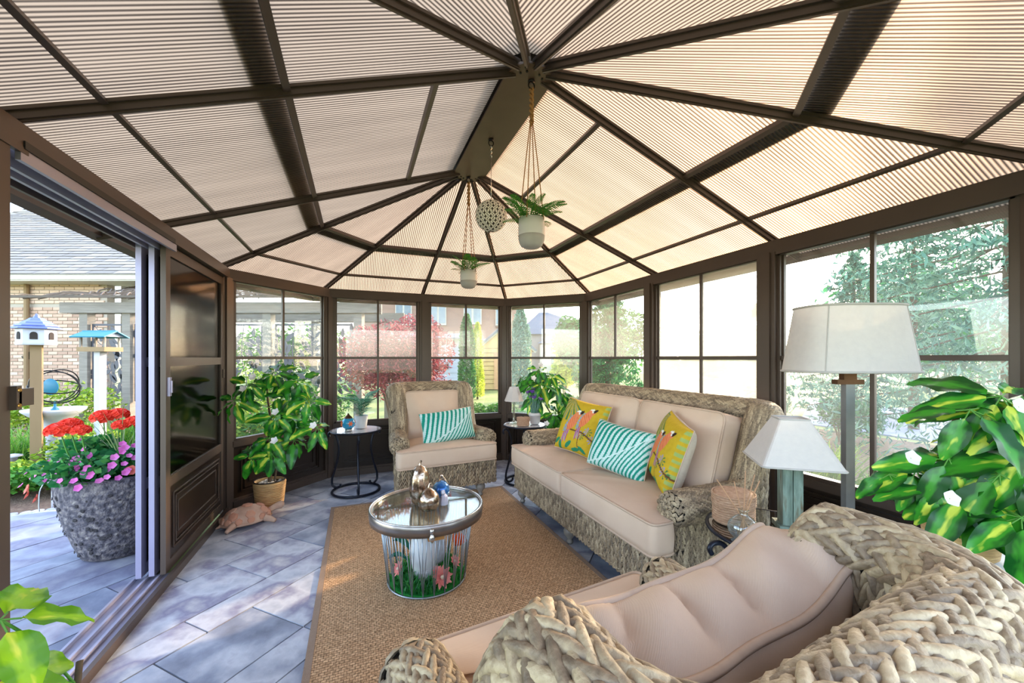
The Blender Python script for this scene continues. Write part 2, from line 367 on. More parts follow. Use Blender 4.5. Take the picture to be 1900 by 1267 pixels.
def bay(n0, n1, par, panes, wn_, win=True, label=''):
    """a wall bay seen from inside going n0 -> n1; panes = dict(ul,ur,ll,lr material keys; None = one wide pane)"""
    p, q = ci[n0], ci[n1]; d = (q - p).normalized(); L = (q - p).length
    nrm = Vector((-d.y, d.x, 0)); mid = (p + q) / 2
    if nrm.dot(Vector((0, mid.y * .3, 0)) - mid) < 0: nrm = -nrm      # inward
    rot = Matrix((d, nrm, Vector((0, 0, 1)))).transposed()
    def P(a, z, o=0.0): return p + d * a + nrm * o + Vector((0, 0, z))
    b = MB(); b.beam(P(0, (HB + HT) / 2), P(L, (HB + HT) / 2), .085, HT - HB); b.build('header', M['bronze'], par)
    b = MB(); b.beam(P(0, HB - .008, .036), P(L, HB - .008, .036), .016, .020); b.build('header_lip', M['bronze'], par)
    b = MB(); b.beam(P(.05, .035), P(L - .05, .035), .085, .07); b.beam(P(.05, .08, .0), P(L - .05, .08, .0), .05, .02); b.build('bottom_rail', M['bronze'], par)
    b = MB(); b.beam(P(.05, SILL - .018), P(L - .05, SILL - .018), .075, .036); b.beam(P(.05, SILL - .042, .02), P(L - .05, SILL - .042, .02), .03, .016); b.build('sill', M['bronze'], par)
    kp = MB(); kp.beam(P(.05, .32), P(L - .05, .32), .02, .47); kp = kp.build('kick_panel', M['bronze_dark'], par)
    for m_, th, o in ((.13, .012, .014), (.155, .008, .018), (.20, .010, .012)):
        z0, z1, a0, a1 = .10 + (m_ - .13) + .04, SILL - .05 - (m_ - .13) - .035, m_, L - m_
        mo = MB()
        for (u, v) in (((a0, z0), (a1, z0)), ((a1, z0), (a1, z1)), ((a1, z1), (a0, z1)), ((a0, z1), (a0, z0))):
            mo.beam(P(u[0], u[1], o), P(v[0], v[1], o), .012 if u[1] == v[1] else th, th if u[1] == v[1] else .012, up=(0, 0, 1) if u[1] == v[1] else tuple(nrm))
        mo.build('moulding', M['bronze_dark'], kp)
    if not win: return P, L
    W_ = thing(wn_, label, 'window', kind='structure')
    a0, a1, z0, z1 = .065, L - .065, SILL, HB
    fr = MB()
    for a in (a0, a1): fr.beam(P(a, z0), P(a, z1), .05, .028, up=tuple(d)); fr.beam(P(a + (.018 if a == a0 else -.018), z0, -.008), P(a + (.018 if a == a0 else -.018), z1, -.008), .022, .012, up=tuple(d))
    fr.beam(P(a0, z1 - .012), P(a1, z1 - .012), .05, .024); fr.beam(P(a0, z0 + .010), P(a1, z0 + .010), .05, .020)
    fr.build('window_frame', M['bronze'], W_)
    zm = 1.30; mm = (a0 + a1) / 2
    b = MB(); b.beam(P(a0, zm), P(a1, zm), .030, .026); b.build('meeting_rail', M['bronze'], W_)
    b = MB(); b.beam(P(mm, zm), P(mm, z1), .022, .020, up=tuple(d)); b.build('mullion', M['bronze'], W_)
    def pane(u0, u1, v0, v1, key):
        o = p + d * ((u0 + u1) / 2) + Vector((0, 0, (v0 + v1) / 2)); x, y = (u1 - u0) / 2, (v1 - v0) / 2
        me = bpy.data.meshes.new('pane'); me.from_pydata([(-x, 0, -y), (x, 0, -y), (x, 0, y), (-x, 0, y)], [], [(0, 1, 2, 3)]); me.materials.append(M[key]); me.update()
        mt = rot.to_4x4(); mt.translation = o; inst('pane', me, W_, mtx=mt)
    pane(a0, mm, zm, z1, panes['ul']); pane(mm, a1, zm, z1, panes['ur'])
    if panes.get('lr'):
        b = MB(); b.beam(P(mm, z0), P(mm, zm), .022, .020, up=tuple(d)); b.build('mullion', M['bronze'], W_)
        pane(a0, mm, z0, zm, panes['ll']); pane(mm, a1, z0, zm, panes['lr'])
    else: pane(a0, a1, z0, zm, panes['ll'])
    # small pull tab on the frame
    b = MB(); b.tube([P(a1 - .03, 1.68, .02), P(a1 - .065, 1.68, .02), P(a1 - .065, 1.71, .02), P(a1 - .03, 1.71, .02)], .0025, 5); b.build('pull_tab', M['bolt'], W_)
    return P, L
for nm, par in (('G', wl), ('F', wf), ('E', wf), ('D', wf), ('C', wr), ('B', wr), ('A', wr), ('P', wr), ('Q', wl), ('G2', wl), ('D2', wn), ('F2', wn)): post(nm, par, .12 if nm in ('A', 'B') else .10)
bay('G', 'F', wfl, dict(ul='pane_mid', ur='pane_mid', ll='pane_clear'), 'window_1', label='clear window behind the tall potted plant, looking onto the leaf screen')
bay('F', 'E', wf, dict(ul='pane_mid', ur='pane_mid', ll='pane_clear', lr='pane_clear'), 'window_2', label='window behind the small palm, looking onto the red maple')
bay('E', 'D', wf, dict(ul='pane_haze', ur='pane_haze', ll='pane_clear'), 'window_3', label='window right behind the far armchair')
bay('D', 'C', wfr, dict(ul='pane_mid', ur='pane_mid', ll='pane_mid'), 'window_4', label='window behind the little white table lamp, looking onto the lawn')
bay('C', 'B', wr, dict(ul='pane_haze', ur='pane_haze', ll='pane_clear'), 'window_5', label='tree-shadowed window behind the far end of the loveseat')
bay('B', 'A', wr, dict(ul='pane_fog', ur='pane_fog', ll='pane_fog', lr='pane_fog'), 'window_6', label='milky fogged window behind the middle of the loveseat')
bay('A', 'P', wr, dict(ul='pane_light', ur='pane_light', ll='pane_mid', lr='pane_mid'), 'window_7', label='large window behind the floor lamp, looking onto the spruces')
bay('P', 'D2', wn, dict(ul='pane_mid', ur='pane_mid', ll='pane_mid'), 'window_8', label='window bay just beyond the right edge of the view')
bay('G2', 'Q', wl, dict(ul='pane_mid', ur='pane_mid', ll='pane_mid'), 'window_9', label='window bay just beyond the left edge of the view')
bay('F2', 'G2', wn, dict(ul='pane_mid', ur='pane_mid', ll='pane_mid'), 'window_10', label='window bay behind the viewer on the left')
b = MB(); b.beam((EE, -YF, 2.013), (-EE, -YF, 2.013), .085, HT - HB); b.build('header', M['bronze'], wn)

# ---- sliding doors: three stacked leaves in the G-Hp bay, header track, floor track
b = MB(); b.beam((-WW, PP, (HB + HT) / 2), (-WW, -LL, (HB + HT) / 2), .085, HT - HB)
b.build('header', M['bronze'], wl)
b = MB(); b.beam((-WW + .044, LL, HB + .010), (-WW + .044, -LL - .02, HB + .010), .006, .026); b.build('groove_shade', M['flash'], wl)  # black strip stands in for the shade inside the header groove
tr = thing('trim_1', 'grooved metal door header track above the open doorway', 'track', kind='structure')
b = MB(); b.box((-WW - .06, .0, HB - .002), (.19, 2 * LL + .06, .012)); b.build('track_bed', M['track'], tr)
for k, x in enumerate((-.145, -.085, -.03, .035)):
    b = MB(); b.box((-WW + x, .0, HB - .024), (.014, 2 * LL + .06, .04)); b.build('track_rib', M['track'] if k else M['bronze'], tr)
tr2 = thing('trim_2', 'grooved metal floor track across the open doorway', 'track', kind='structure')
b = MB(); b.box((-WW - .055, .0, .010), (.20, 2 * LL + .10, .020)); b.build('track_bed', M['track'], tr2)
for x in (-.145, -.085, -.03): b = MB(); b.box((-WW + x, .0, .028), (.012, 2 * LL + .06, .022)); b.build('track_rib', M['track'], tr2)
b = MB(); b.box((-WW + .035, .0 + .52, .024), (.022, 2 * LL + 1.1, .048)); b.build('track_rib', M['bronze'], tr2)
def leaf_door(name, x, y0, y1, label, stile):
    D_ = thing(name, label, 'door', kind='structure'); z0, z1 = .045, HB - .01; th = .026; sw = .06
    for y in (y0 + sw / 2, y1 - sw / 2): b = MB(); b.box((x, y, (z0 + z1) / 2), (th, sw, z1 - z0)); b.build('stile', M[stile], D_)
    for z, h in ((z1 - .03, .06), (1.275, .055), (.565, .06), (z0 + .03, .06)): b = MB(); b.box((x, (y0 + y1) / 2, z), (th, y1 - y0 - 2 * sw, h)); b.build('rail', M[stile], D_)
    for za, zb in ((.595, 1.2475), (1.3025, z1 - .06)):
        b = MB(); b.box((x, (y0 + y1) / 2, (za + zb) / 2), (.004, y1 - y0 - 2 * sw, zb - za)); b.build('pane', M['pane_dark'], D_)
    b = MB(); b.box((x, (y0 + y1) / 2, (.105 + .535) / 2), (.012, y1 - y0 - 2 * sw, .43)); kp = b.build('kick_panel', M['bronze_dark'], D_)
    for m_, o in ((.05, .010), (.075, .013), (.12, .008)):
        a0, a1, c0, c1 = y0 + sw + m_, y1 - sw - m_, .105 + m_, .535 - m_
        mo = MB()
        for A_, B_ in (((a0, c0), (a1, c0)), ((a0, c1), (a1, c1)), ((a0, c0), (a0, c1)), ((a1, c0), (a1, c1))): mo.tube([(x + o, A_[0], A_[1]), (x + o, B_[0], B_[1])], .005, 6)
        mo.build('moulding', M['bronze'], kp)
    return D_
d1 = leaf_door('door_1', -WW - .005, .535, 1.60, 'innermost bronze sliding door leaf with smoked panes and a moulded lower panel', 'bronze')
b = MB(); b.box((-WW + .014, .565, 1.13), (.012, .028, .11)); b.box((-WW + .022, .565, 1.13), (.012, .012, .07)); b.build('door_handle', M['stile'], d1)
b = MB(); b.box((-WW + .014, 1.575, 1.17), (.010, .022, .07)); b.build('door_latch', M['bronze'], d1)
d2 = leaf_door('door_2', -WW - .058, .535, 1.58, 'middle sliding door leaf, coloured with a skylight tint, stacked behind the bronze one', 'stile')
d3 = leaf_door('door_3', -WW - .115, .53, 1.56, 'outermost sliding door leaf, coloured with a skylight tint, at the edge of the doorway', 'stile')
lb = thing('door_catch', 'brown door catch with two brass screws on the left doorway post', 'door catch', (-WW + .048, -LL - .062, 1.175))
b = MB(); b.box((.0, .0, 0), (.018, .02, .075)); b.box((.005, .03, 0), (.008, .06, .055)); b.build('strike_plate', M['bronze'], lb)
for z in (-.024, .024): MB().lathe([(.007, 0), (.005, .003)], 10).build('screw', M['brass'], lb, loc=(.010, -.001, z), rot=(0, R(90), 0))

# ------------------------------------------------------------------ floor and patio
def clip(poly, hull):
    for i in range(len(hull)):
        a, c = hull[i], hull[(i + 1) % len(hull)]; out = []
        if not poly: return []
        def side(p): return (c[0] - a[0]) * (p[1] - a[1]) - (c[1] - a[1]) * (p[0] - a[0])
        for k in range(len(poly)):
            p, q = poly[k - 1], poly[k]; sp, sq = side(p), side(q)
            if (sp >= 0) != (sq >= 0):
                t = sp / (sp - sq); out.append((p[0] + (q[0] - p[0]) * t, p[1] + (q[1] - p[1]) * t))
            if sq >= 0: out.append(q)
        poly = out
    return poly
def area(p): return .5 * abs(sum(p[i - 1][0] * p[i][1] - p[i][0] * p[i - 1][1] for i in range(len(p))))
def pave(par, hull, ztop, seed, mat='paver'):
    rnd = random.Random(seed); s2 = math.sqrt(.5); dv = -4.0; k = 0; pat = [.38, .19, .38, .38, .19]
    while dv < 5.0:
        wd = pat[k % 5]; k += 1; du = -4.4 + .2085 * rnd.randint(0, 3) + .03
        while du < 4.4:
            ln = .2085 * rnd.choice((2, 3, 3, 2, 4)); g = .004
            c = [(du + g, dv + g), (du + ln - g, dv + g), (du + ln - g, dv + wd - g), (du + g, dv + wd - g)]
            poly = clip([((u - v) * s2, (u + v) * s2) for u, v in c], hull)
            if len(poly) > 2 and area(poly) > .004:
                mx = sum(p[0] for p in poly) / len(poly); my = sum(p[1] for p in poly) / len(poly)
                b = MB(); b.prism([(x - mx, y - my) for x, y in poly], -.03, 0); b.build('paver', M[mat], par, loc=(mx, my, ztop + rnd.uniform(-.0012, .0012)))
            du += ln
        dv += wd
hull = [(x * .985, y * .985) for _, x, y, _ in reversed(CORN)]
fl = MB().prism([(x * 1.0, y * 1.0) for x, y in hull], -.08, -.004).build('floor', M['joint']); tag(fl, 'blue grey slate paver floor of the sunroom', 'floor', kind='structure')
pave(fl, hull, .002, 3)
ph = [(-1.91, -1.7), (-1.91, 2.02), (-2.5, 2.17), (-3.2, 2.22), (-3.9, 2.15), (-4.3, 1.2), (-4.3, -1.7)]
ph = list(reversed(ph)); ar = sum(ph[i - 1][0] * ph[i][1] - ph[i][0] * ph[i - 1][1] for i in range(len(ph)))
if ar < 0: ph.reverse()
pa = MB().prism(ph, -.08, -.012).build('patio', M['joint']); tag(pa, 'pale blue grey paved patio outside the open door', 'patio', kind='structure')
pave(pa, ph, -.004, 5, 'paver_out')
gd = MB().prism([(-60, -40), (70, -40), (70, 90), (-60, 90)], -.5, -.09).build('ground', M['grass']); tag(gd, 'sunlit green lawn around the sunroom', 'lawn', kind='structure')
# ------------------------------------------------------------------ woven wicker furniture
M['wick'] = pm('seagrass_weave', ['#4e4236', '#80705c', '#a69378', '#cdbd9f'], 140, 2, .6, island=.38, bump=.4, bscale=160, stretch=(1, 1, 1), pos=[.15, .42, .62, .85], bdist=.003)
M['wick_near'] = pm('thick_seagrass_braid', ['#56483a', '#87745e', '#ab9779', '#cab898'], 60, 4, .55, island=.40, bump=.6, bscale=120, pos=[.15, .40, .60, .85], bdist=.004)
M['wick_under'] = pm('dark_weave_core', ['#1a1511', '#2a231c'], 30, 3, .9)
def fabric(name, cols):
    m = pm(name, cols, 5, 4, .95, bump=.25, bscale=9, spec=.1, bdist=.01)
    n, l = m.node_tree.nodes, m.node_tree.links
    b = next(x for x in n if x.type == 'BSDF_PRINCIPLED'); tc = next(x for x in n if x.type == 'TEX_COORD')
    wv = n.new('ShaderNodeTexWave'); wv.inputs['Scale'].default_value = 150; wv.bands_direction = 'DIAGONAL'; l.new(tc.outputs['Object'], wv.inputs[0])
    bp = n.new('ShaderNodeBump'); bp.inputs['Strength'].default_value = .25; bp.inputs['Distance'].default_value = .001
    old = next(x for x in n if x.type == 'BUMP' and x is not bp); l.new(wv.outputs['Fac'], bp.inputs['Height']); l.new(old.outputs[0], bp.inputs['Normal']); l.new(bp.outputs[0], b.inputs['Normal'])
    return m
M['linen'] = fabric('beige_linen', ['#c3aa96', '#cdb5a1', '#d5bfac'])
M['pipe'] = pm('linen_piping', ['#b59d8a', '#c5ad99'], 60, 2, .9)
M['foot'] = pm('grey_wood_foot', ['#6f6a66', '#8b8681'], 12, 3, .5)
def stitches(S, s, t, ang, ln, wd, ht, fine=False):
    """lens-shaped strands laid on the surface S(s,t)->(P,N); all args arrays"""
    A = np.array([-.5, -.32, 0, .32, .5]); wf = np.array([.12, .8, 1, .8, .12]); lf = np.array([.0, .75, 1, .75, .0])
    B = np.array([-.5, -.28, 0, .28, .5]) if fine else np.array([-.5, 0, .5]); bf = np.array([0, .8, 1, .8, 0]) if fine else np.array([0, 1, 0])
    na, nb = len(A), len(B); k = len(s)
    a = (A[:, None] * np.ones(nb)).ravel(); bb = (wf[:, None] * B).ravel(); lift = (lf[:, None] * bf).ravel()
    al = a[None] * ln[:, None]; bl = bb[None] * wd[:, None]; ca, sa = np.cos(ang)[:, None], np.sin(ang)[:, None]
    ss = s[:, None] + al * ca - bl * sa; tt = t[:, None] + al * sa + bl * ca
    P, N = S(ss.ravel(), tt.ravel())
    V = P + N * (lift[None] * ht[:, None]).ravel()[:, None]
    q = np.array([(i * nb + j, i * nb + j + 1, (i + 1) * nb + j + 1, (i + 1) * nb + j) for i in range(na - 1) for j in range(nb - 1)])
    F = (q[None] + (np.arange(k) * na * nb)[:, None, None]).reshape(-1, 4)
    return V, F
def rows(s0, s1, t0, t1, along, pitch, gap, ang, ln, wd, ht, jit=.05):
    """chevron rows; along='s' rows run along s stacked in t, or the other way round"""
    if along == 't': s0, s1, t0, t1 = t0, t1, s0, s1
    nr = max(1, int(round((t1 - t0) / gap))); ns = max(1, int(round((s1 - s0) / pitch)))
    r, c = np.meshgrid(np.arange(nr), np.arange(ns), indexing='ij'); r, c = r.ravel(), c.ravel()
    s = s0 + (c + .5 + .25 * (r % 2) * 0 + RNG.uniform(-jit, jit, r.size)) * (s1 - s0) / ns; t = t0 + (r + .5) * (t1 - t0) / nr
    an = np.where(r % 2 == 0, ang, -ang) + RNG.uniform(-.08, .08, r.size)
    L = np.full(r.size, ln) * RNG.uniform(.88, 1.1, r.size); Wd = np.full(r.size, wd) * RNG.uniform(.9, 1.1, r.size); Hh = np.full(r.size, ht) * RNG.uniform(.75, 1.2, r.size)
    if along == 't': return t, s, PI / 2 - an, L, Wd, Hh
    return s, t, an, L, Wd, Hh
class Weave:
    def __init__(s, fine): s.V = []; s.F = []; s.n = 0; s.U = MB(); s.fine = fine
    def add(s, S, rw, under=None):
        V, F = stitches(S, *rw, fine=s.fine); s.V.append(V); s.F.append(F + s.n); s.n += len(V)
        if under:
            s0, s1, t0, t1, n, m = under
            sg = np.linspace(s0, s1, n); tg = np.linspace(t0, t1, m); a, b = np.meshgrid(sg, tg, indexing='ij')
            P, N = S(a.ravel(), b.ravel()); P = (P - N * .004).reshape(n, m, 3)
            s.U.grid([[tuple(x) for x in r] for r in P])
    def build(s, name, mat, parent):
        o = inst(name, np_mesh(name, np.concatenate(s.V), np.concatenate(s.F), mat), parent)
        inst('weave_core', s.U.mesh('weave_core', M['wick_under'], True), o)
        return o
def seat_frame(root, aw, D, ha, hb, wing, r=.075, base=.13, k=1.0, mat=None, fine=False, kr=None, splay=0.0):
    """rolled-arm wicker frame. aw: distance between arm centre lines, D: depth, wing: length of the side wing.
    local: x right, front at y=0, back at y=D"""
    mat = mat or M['wick']; y0 = .13; rc = .13; hx = aw / 2
    kr = kr or k
    # plan path
    fx = hx + splay; pts = [(-fx, y0)]
    ya = D - rc
    pts.append((-hx, ya - wing * .6)); pts.append((-hx, ya))
    for a in np.linspace(0, PI / 2, 9)[1:]: pts.append((-hx + rc - rc * math.cos(a), ya + rc * math.sin(a)))
    pts.append((hx - rc, D))
    for a in np.linspace(0, PI / 2, 9)[1:]: pts.append((hx - rc + rc * math.sin(a), ya + rc * math.cos(a)))
    pts.append((hx, ya - wing * .6)); pts.append((fx, y0)); pts = np.array(pts)
    seg = np.linalg.norm(np.diff(pts, axis=0), axis=1); cum = np.concatenate([[0], np.cumsum(seg)]); TOT = cum[-1]
    def path(s):
        x = np.interp(s, cum, pts[:, 0]); y = np.interp(s, cum, pts[:, 1]); e = .012
        dx = np.interp(s + e, cum, pts[:, 0]) - np.interp(s - e, cum, pts[:, 0]); dy = np.interp(s + e, cum, pts[:, 1]) - np.interp(s - e, cum, pts[:, 1])
        ln = np.hypot(dx, dy) + 1e-9
        return x, y, -dy / ln, dx / ln                          # outward normal
    s_w = (ya - y0) + .15 - wing                               # where the wing starts
    def hgt(s):
        q = np.minimum(s, TOT - s); u = np.clip((q - (s_w - .16)) / .18, 0, 1); return ha + (hb - ha) * (u * u * (3 - 2 * u))
    oi, oc, oo = -.062, .012, .030                             # inner face, roll centre, outer face offsets
    lean = .05
    def off(s, z):                                             # the back leans outwards with height
        q = np.minimum(s, TOT - s); back = np.clip((q - (ya - y0)) / .2, 0, 1)
        return back * lean * np.clip((z - .35) / .6, 0, 1)
    def S_in(s, t):
        x, y, nx, ny = path(s); h = hgt(s) - r; z = np.minimum(t, h); o = oi + off(s, z)
        return np.stack([x + nx * o, y + ny * o, z], 1), np.stack([-nx, -ny, 0 * nx], 1)
    def S_out(s, t):
        x, y, nx, ny = path(s); h = hgt(s) - r * 1.3; z = np.minimum(t, h); o = oo + off(s, z)
        return np.stack([x + nx * o, y + ny * o, z], 1), np.stack([nx, ny, 0 * nx], 1)
    def S_roll(s, t):
        x, y, nx, ny = path(s); h = hgt(s); a = PI - t / r; o = oc + r * np.cos(a) + off(s, h); z = h - r + r * np.sin(a)
        # normals tilt with the slope of the roll
        return np.stack([x + nx * o, y + ny * o, z], 1), np.stack([nx * np.cos(a), ny * np.cos(a), np.sin(a)], 1)
    rowp = dict(pitch=.034 * k, gap=.0180 * k, ang=.34, ln=.066 * k, wd=.0140 * k, ht=.0095 * k)
    rollp = dict(pitch=.030 * kr, gap=.0160 * kr, ang=.48, ln=.078 * kr, wd=.0168 * kr, ht=.0080 * kr)
    zc = .36
    parts = {}
    for nm, sa, sb in (('woven_arm', 0, s_w - .125), ('woven_back', s_w - .155, TOT - s_w + .155), ('woven_arm', TOT - s_w + .125, TOT)):
        W_ = Weave(fine); n = max(6, int((sb - sa) / .03))
        W_.add(S_roll, rows(sa, sb, 0, r * 4.3, 's', **rollp), (sa, sb, 0, r * 4.3, n, 16))
        hm = hb if nm == 'woven_back' else ha
        s_, t_, *rest = rows(sa, sb, zc, hm - r + .01, 't', **rowp); ok = t_ < hgt(s_) - r + .03; W_.add(S_in, (s_[ok], t_[ok], *[q[ok] for q in rest]), (sa, sb, zc - .1, hm - r, n, 12))
        s_, t_, *rest = rows(sa, sb, base, hm - r * .6, 't', **rowp); ok = t_ < hgt(s_) - r * .6; W_.add(S_out, (s_[ok], t_[ok], *[q[ok] for q in rest]), (sa, sb, base, hm - r, n, 14))
        if nm == 'woven_arm':                                  # scroll disc closing the front of the arm
            sg = -1 if sa == 0 else 1; xc = sg * (fx + oc)
            rd = r * 1.02
            def S_cap(s, t):
                R_ = np.clip(t, 0, rd); a = s / rd; bul = .030 * np.sqrt(np.clip(1 - (R_ / (rd * 1.02)) ** 2, 0, 1))
                return np.stack([xc + R_ * np.cos(a), y0 - bul, ha - r + R_ * np.sin(a)], 1), np.stack([.5 * np.cos(a) * R_ / rd, -np.ones_like(a), .5 * np.sin(a) * R_ / rd], 1)
            W_.add(S_cap, rows(0, 2 * PI * rd, .006, rd, 's', .045 * k, .017 * k, .35, .06 * k, .018 * k, .008 * k), (0, 2 * PI * rd, 0, rd * .94, 20, 6))
            def S_fr(s, t):                                    # front face of the arm below the scroll
                return np.stack([xc - sg * .025 + s, np.full_like(s, y0 + .004), t], 1), np.stack([0 * s, -np.ones_like(s), 0 * s], 1)
            W_.add(S_fr, rows(-.062, .055, zc - .03, ha - r, 't', **rowp), (-.062, .055, zc - .05, ha - r, 3, 3))
        W_.build(nm, mat, root)
    # base under the seat: front and short returns
    W_ = Weave(fine); xw = fx + .045
    bp = np.array([(-xw, y0 + .06), (-xw, .015), (xw, .015), (xw, y0 + .06)]); bc = np.concatenate([[0], np.cumsum(np.linalg.norm(np.diff(bp, axis=0), axis=1))])
    def S_b(s, t):
        x = np.interp(s, bc, bp[:, 0]); y = np.interp(s, bc, bp[:, 1])
        sd = np.where(s < bc[1], 0, np.where(s > bc[2], 2, 1)); nx = np.choose(sd, [-1., 0., 1.]); ny = np.choose(sd, [0., -1., 0.])
        return np.stack([x, y, t], 1), np.stack([nx, ny, 0 * nx], 1)
    W_.add(S_b, rows(0, bc[-1], base, .345, 't', **rowp), None)
    for a, b in ((0, bc[1]), (bc[1] + 1e-4, bc[2] - 1e-4), (bc[2], bc[-1])): W_.add(S_b, rows(a, b, base - .004, base + .014, 's', **rowp), (a, b, base, .345, 3, 3))
    W_.build('woven_base', mat, root)
    MB().box((0, D / 2 + .02, .28), (aw - .02, D - .06, .16)).build('seat_deck', M['wick_under'], root)
    fm = MB().lathe([(.019, .0), (.024, .014), (.016, .024), (.019, .034), (.042, .066), (.045, .084), (.037, .106), (.020, .116), (.036, .124), (.036, .140)], 20).mesh('foot', M['foot'], True)
    xs = [-hx + .03, hx - .03] + ([0] if aw > 1.2 else [])
    for x in xs:
        for y in (.062, D - .05): inst('foot', fm, root, (x, y, .006))
def rrect(pts, rad, n=5):
    """round the corners of a polygon"""
    o = []; N = len(pts)
    for i in range(N):
        p, a, b = Vector(pts[i]), Vector(pts[i - 1]), Vector(pts[(i + 1) % N]); u = (a - p); v = (b - p)
        rr = min(rad, u.length * .45, v.length * .45); u = u.normalized(); v = v.normalized()
        for k in range(n + 1):
            t = k / n; q = (p + u * rr) * (1 - t) ** 2 + p * 2 * t * (1 - t) + (p + v * rr) * t * t; o.append((q.x, q.y))
    return o
def dense(poly, step):
    o = []
    for i in range(len(poly)):
        a, b = Vector(poly[i]), Vector(poly[(i + 1) % len(poly)]); n = max(1, int((b - a).length / step))
        for k in range(n): q = a + (b - a) * k / n; o.append((q.x, q.y))
    return o
def cushion(name, poly, h, parent, bulge=.03, rad=.04, loc=(0, 0, 0), rot=(0, 0, 0), mat=None, wr=0.0, step=.035, pr=.0065, seed=0, sag=0.0, dip=0.0, puff=.006, crease=0.0, nw=4):
    """box cushion over an outline; top and bottom sheets bulge, piping on both edges"""
    P = dense(rrect(poly, rad), step); n = len(P); cx = sum(p[0] for p in P) / n; cy = sum(p[1] for p in P) / n
    rnd = random.Random(seed); ph = [rnd.uniform(0, 6) for _ in range(6)]
    xs = [p[0] for p in P]; ys = [p[1] for p in P]; wx, wy = max(xs) - min(xs), max(ys) - min(ys)
    def wrk(x, y):
        return wr * (math.sin(x * 19 + ph[0] + 2.2 * math.sin(y * 7 + ph[1])) * .5 + math.sin(x * 31 + y * 12 + ph[2]) * .3 + math.sin(x * 9 - y * 23 + ph[3]) * .35)
    def edge(x, y): return dip * math.sin(x * 6.5 / max(wx, .2) * 2 + ph[4]) + dip * .6 * math.sin(x * 15 + ph[5])
    ks = [.0, .25, .45, .62, .76, .87, .95, 1.0]; rings = []
    def sheet(sg):
        out = []
        for k in ks:
            z = sg * (h / 2 + bulge * (1 - k ** 2.4))
            out.append([(cx + (x - cx) * k, cy + (y - cy) * k, z + sg * wrk(x * k, y * k) * (1 - k ** 6) - sag * (1 - k * k) * (sg > 0) + edge(x * k, y * k)) for x, y in P])
        return out
    rings = sheet(-1)
    def cre(x, y, q):
        a = x * 17 + ph[0] + .9 * q; c_ = abs(math.sin(a + .7 * math.sin(x * 9 + ph[1]))) ; return -crease * ((1 - c_) ** 3) * (1 - q * q) + crease * .35 * math.sin(x * 41 + q * 3 + ph[2]) * (1 - q * q)
    for q in np.linspace(-1, 1, nw + 2)[1:-1]:
        rr_ = []
        for i_, (x, y) in enumerate(P):
            a_, b_ = P[i_ - 1], P[(i_ + 1) % n]; tx, ty = b_[0] - a_[0], b_[1] - a_[1]; L_ = math.hypot(tx, ty) + 1e-9; o_ = puff * (1 - q * q) + (cre(x, y, q) if crease else 0)
            rr_.append((x + ty / L_ * o_, y - tx / L_ * o_, q * h / 2 + edge(x, y)))
        rings.append(rr_)
    rings += list(reversed(sheet(1)))
    b = MB(); vs = [p for r in rings for p in r]
    b.add(vs, [(i * n + k, i * n + (k + 1) % n, (i + 1) * n + (k + 1) % n, (i + 1) * n + k) for i in range(len(rings) - 1) for k in range(n)])
    o = b.build(name, mat or M['linen'], parent, True, loc, rot)
    for sg in (-1, 1):
        t = MB(); t.tube([(x, y, sg * h / 2 + edge(x, y)) for x, y in P], pr, 6, closed=True); t.build('piping', M['pipe'], o, True)
    return o

# far armchair
ch = thing('wicker_armchair', 'woven wicker armchair with beige cushions facing the viewer at the far end of the rug', 'armchair', (.035, 1.125, .010), R(5), group='wicker seating set')
seat_frame(ch, .68, .80, .60, 1.03, .19, r=.082, splay=.065)
cushion('seat_cushion', [(-.455, .0), (.455, .0), (.455, .115), (.335, .135), (.335, .70), (-.335, .70), (-.335, .135), (-.455, .115)], .145, ch, .028, .035, (0, 0, .415), seed=1, wr=.003)
cushion('back_cushion', [(-.29, -.25), (.29, -.25), (.29, .25), (-.29, .25)], .15, ch, .05, .06, (0, .63, .69), (R(78), 0, 0), seed=2, wr=.011, dip=.006)

# loveseat
sf = thing('wicker_loveseat', 'long woven wicker loveseat with beige cushions in front of the right windows', 'loveseat', (.585, .085, 0), R(-90), group='wicker seating set')
seat_frame(sf, 1.74, .86, .63, 1.045, .13, r=.082)
cushion('seat_cushion', [(-.925, -.02), (-.005, -.02), (-.005, .76), (-.80, .76), (-.80, .14), (-.925, .12)], .155, sf, .026, .04, (0, 0, .425), seed=3, wr=.003)
cushion('seat_cushion', [(.005, -.02), (.925, -.02), (.925, .12), (.80, .14), (.80, .76), (.005, .76)], .155, sf, .026, .04, (0, 0, .425), seed=4, wr=.003)
cushion('back_cushion', [(-.385, -.26), (.385, -.26), (.385, .26), (-.385, .26)], .17, sf, .065, .06, (-.395, .675, .715), (R(76), 0, R(2)), seed=5, wr=.012, dip=.008)
cushion('back_cushion', [(-.385, -.26), (.385, -.26), (.385, .26), (-.385, .26)], .17, sf, .065, .06, (.395, .665, .710), (R(75), 0, R(-3)), seed=6, wr=.012, dip=.008)

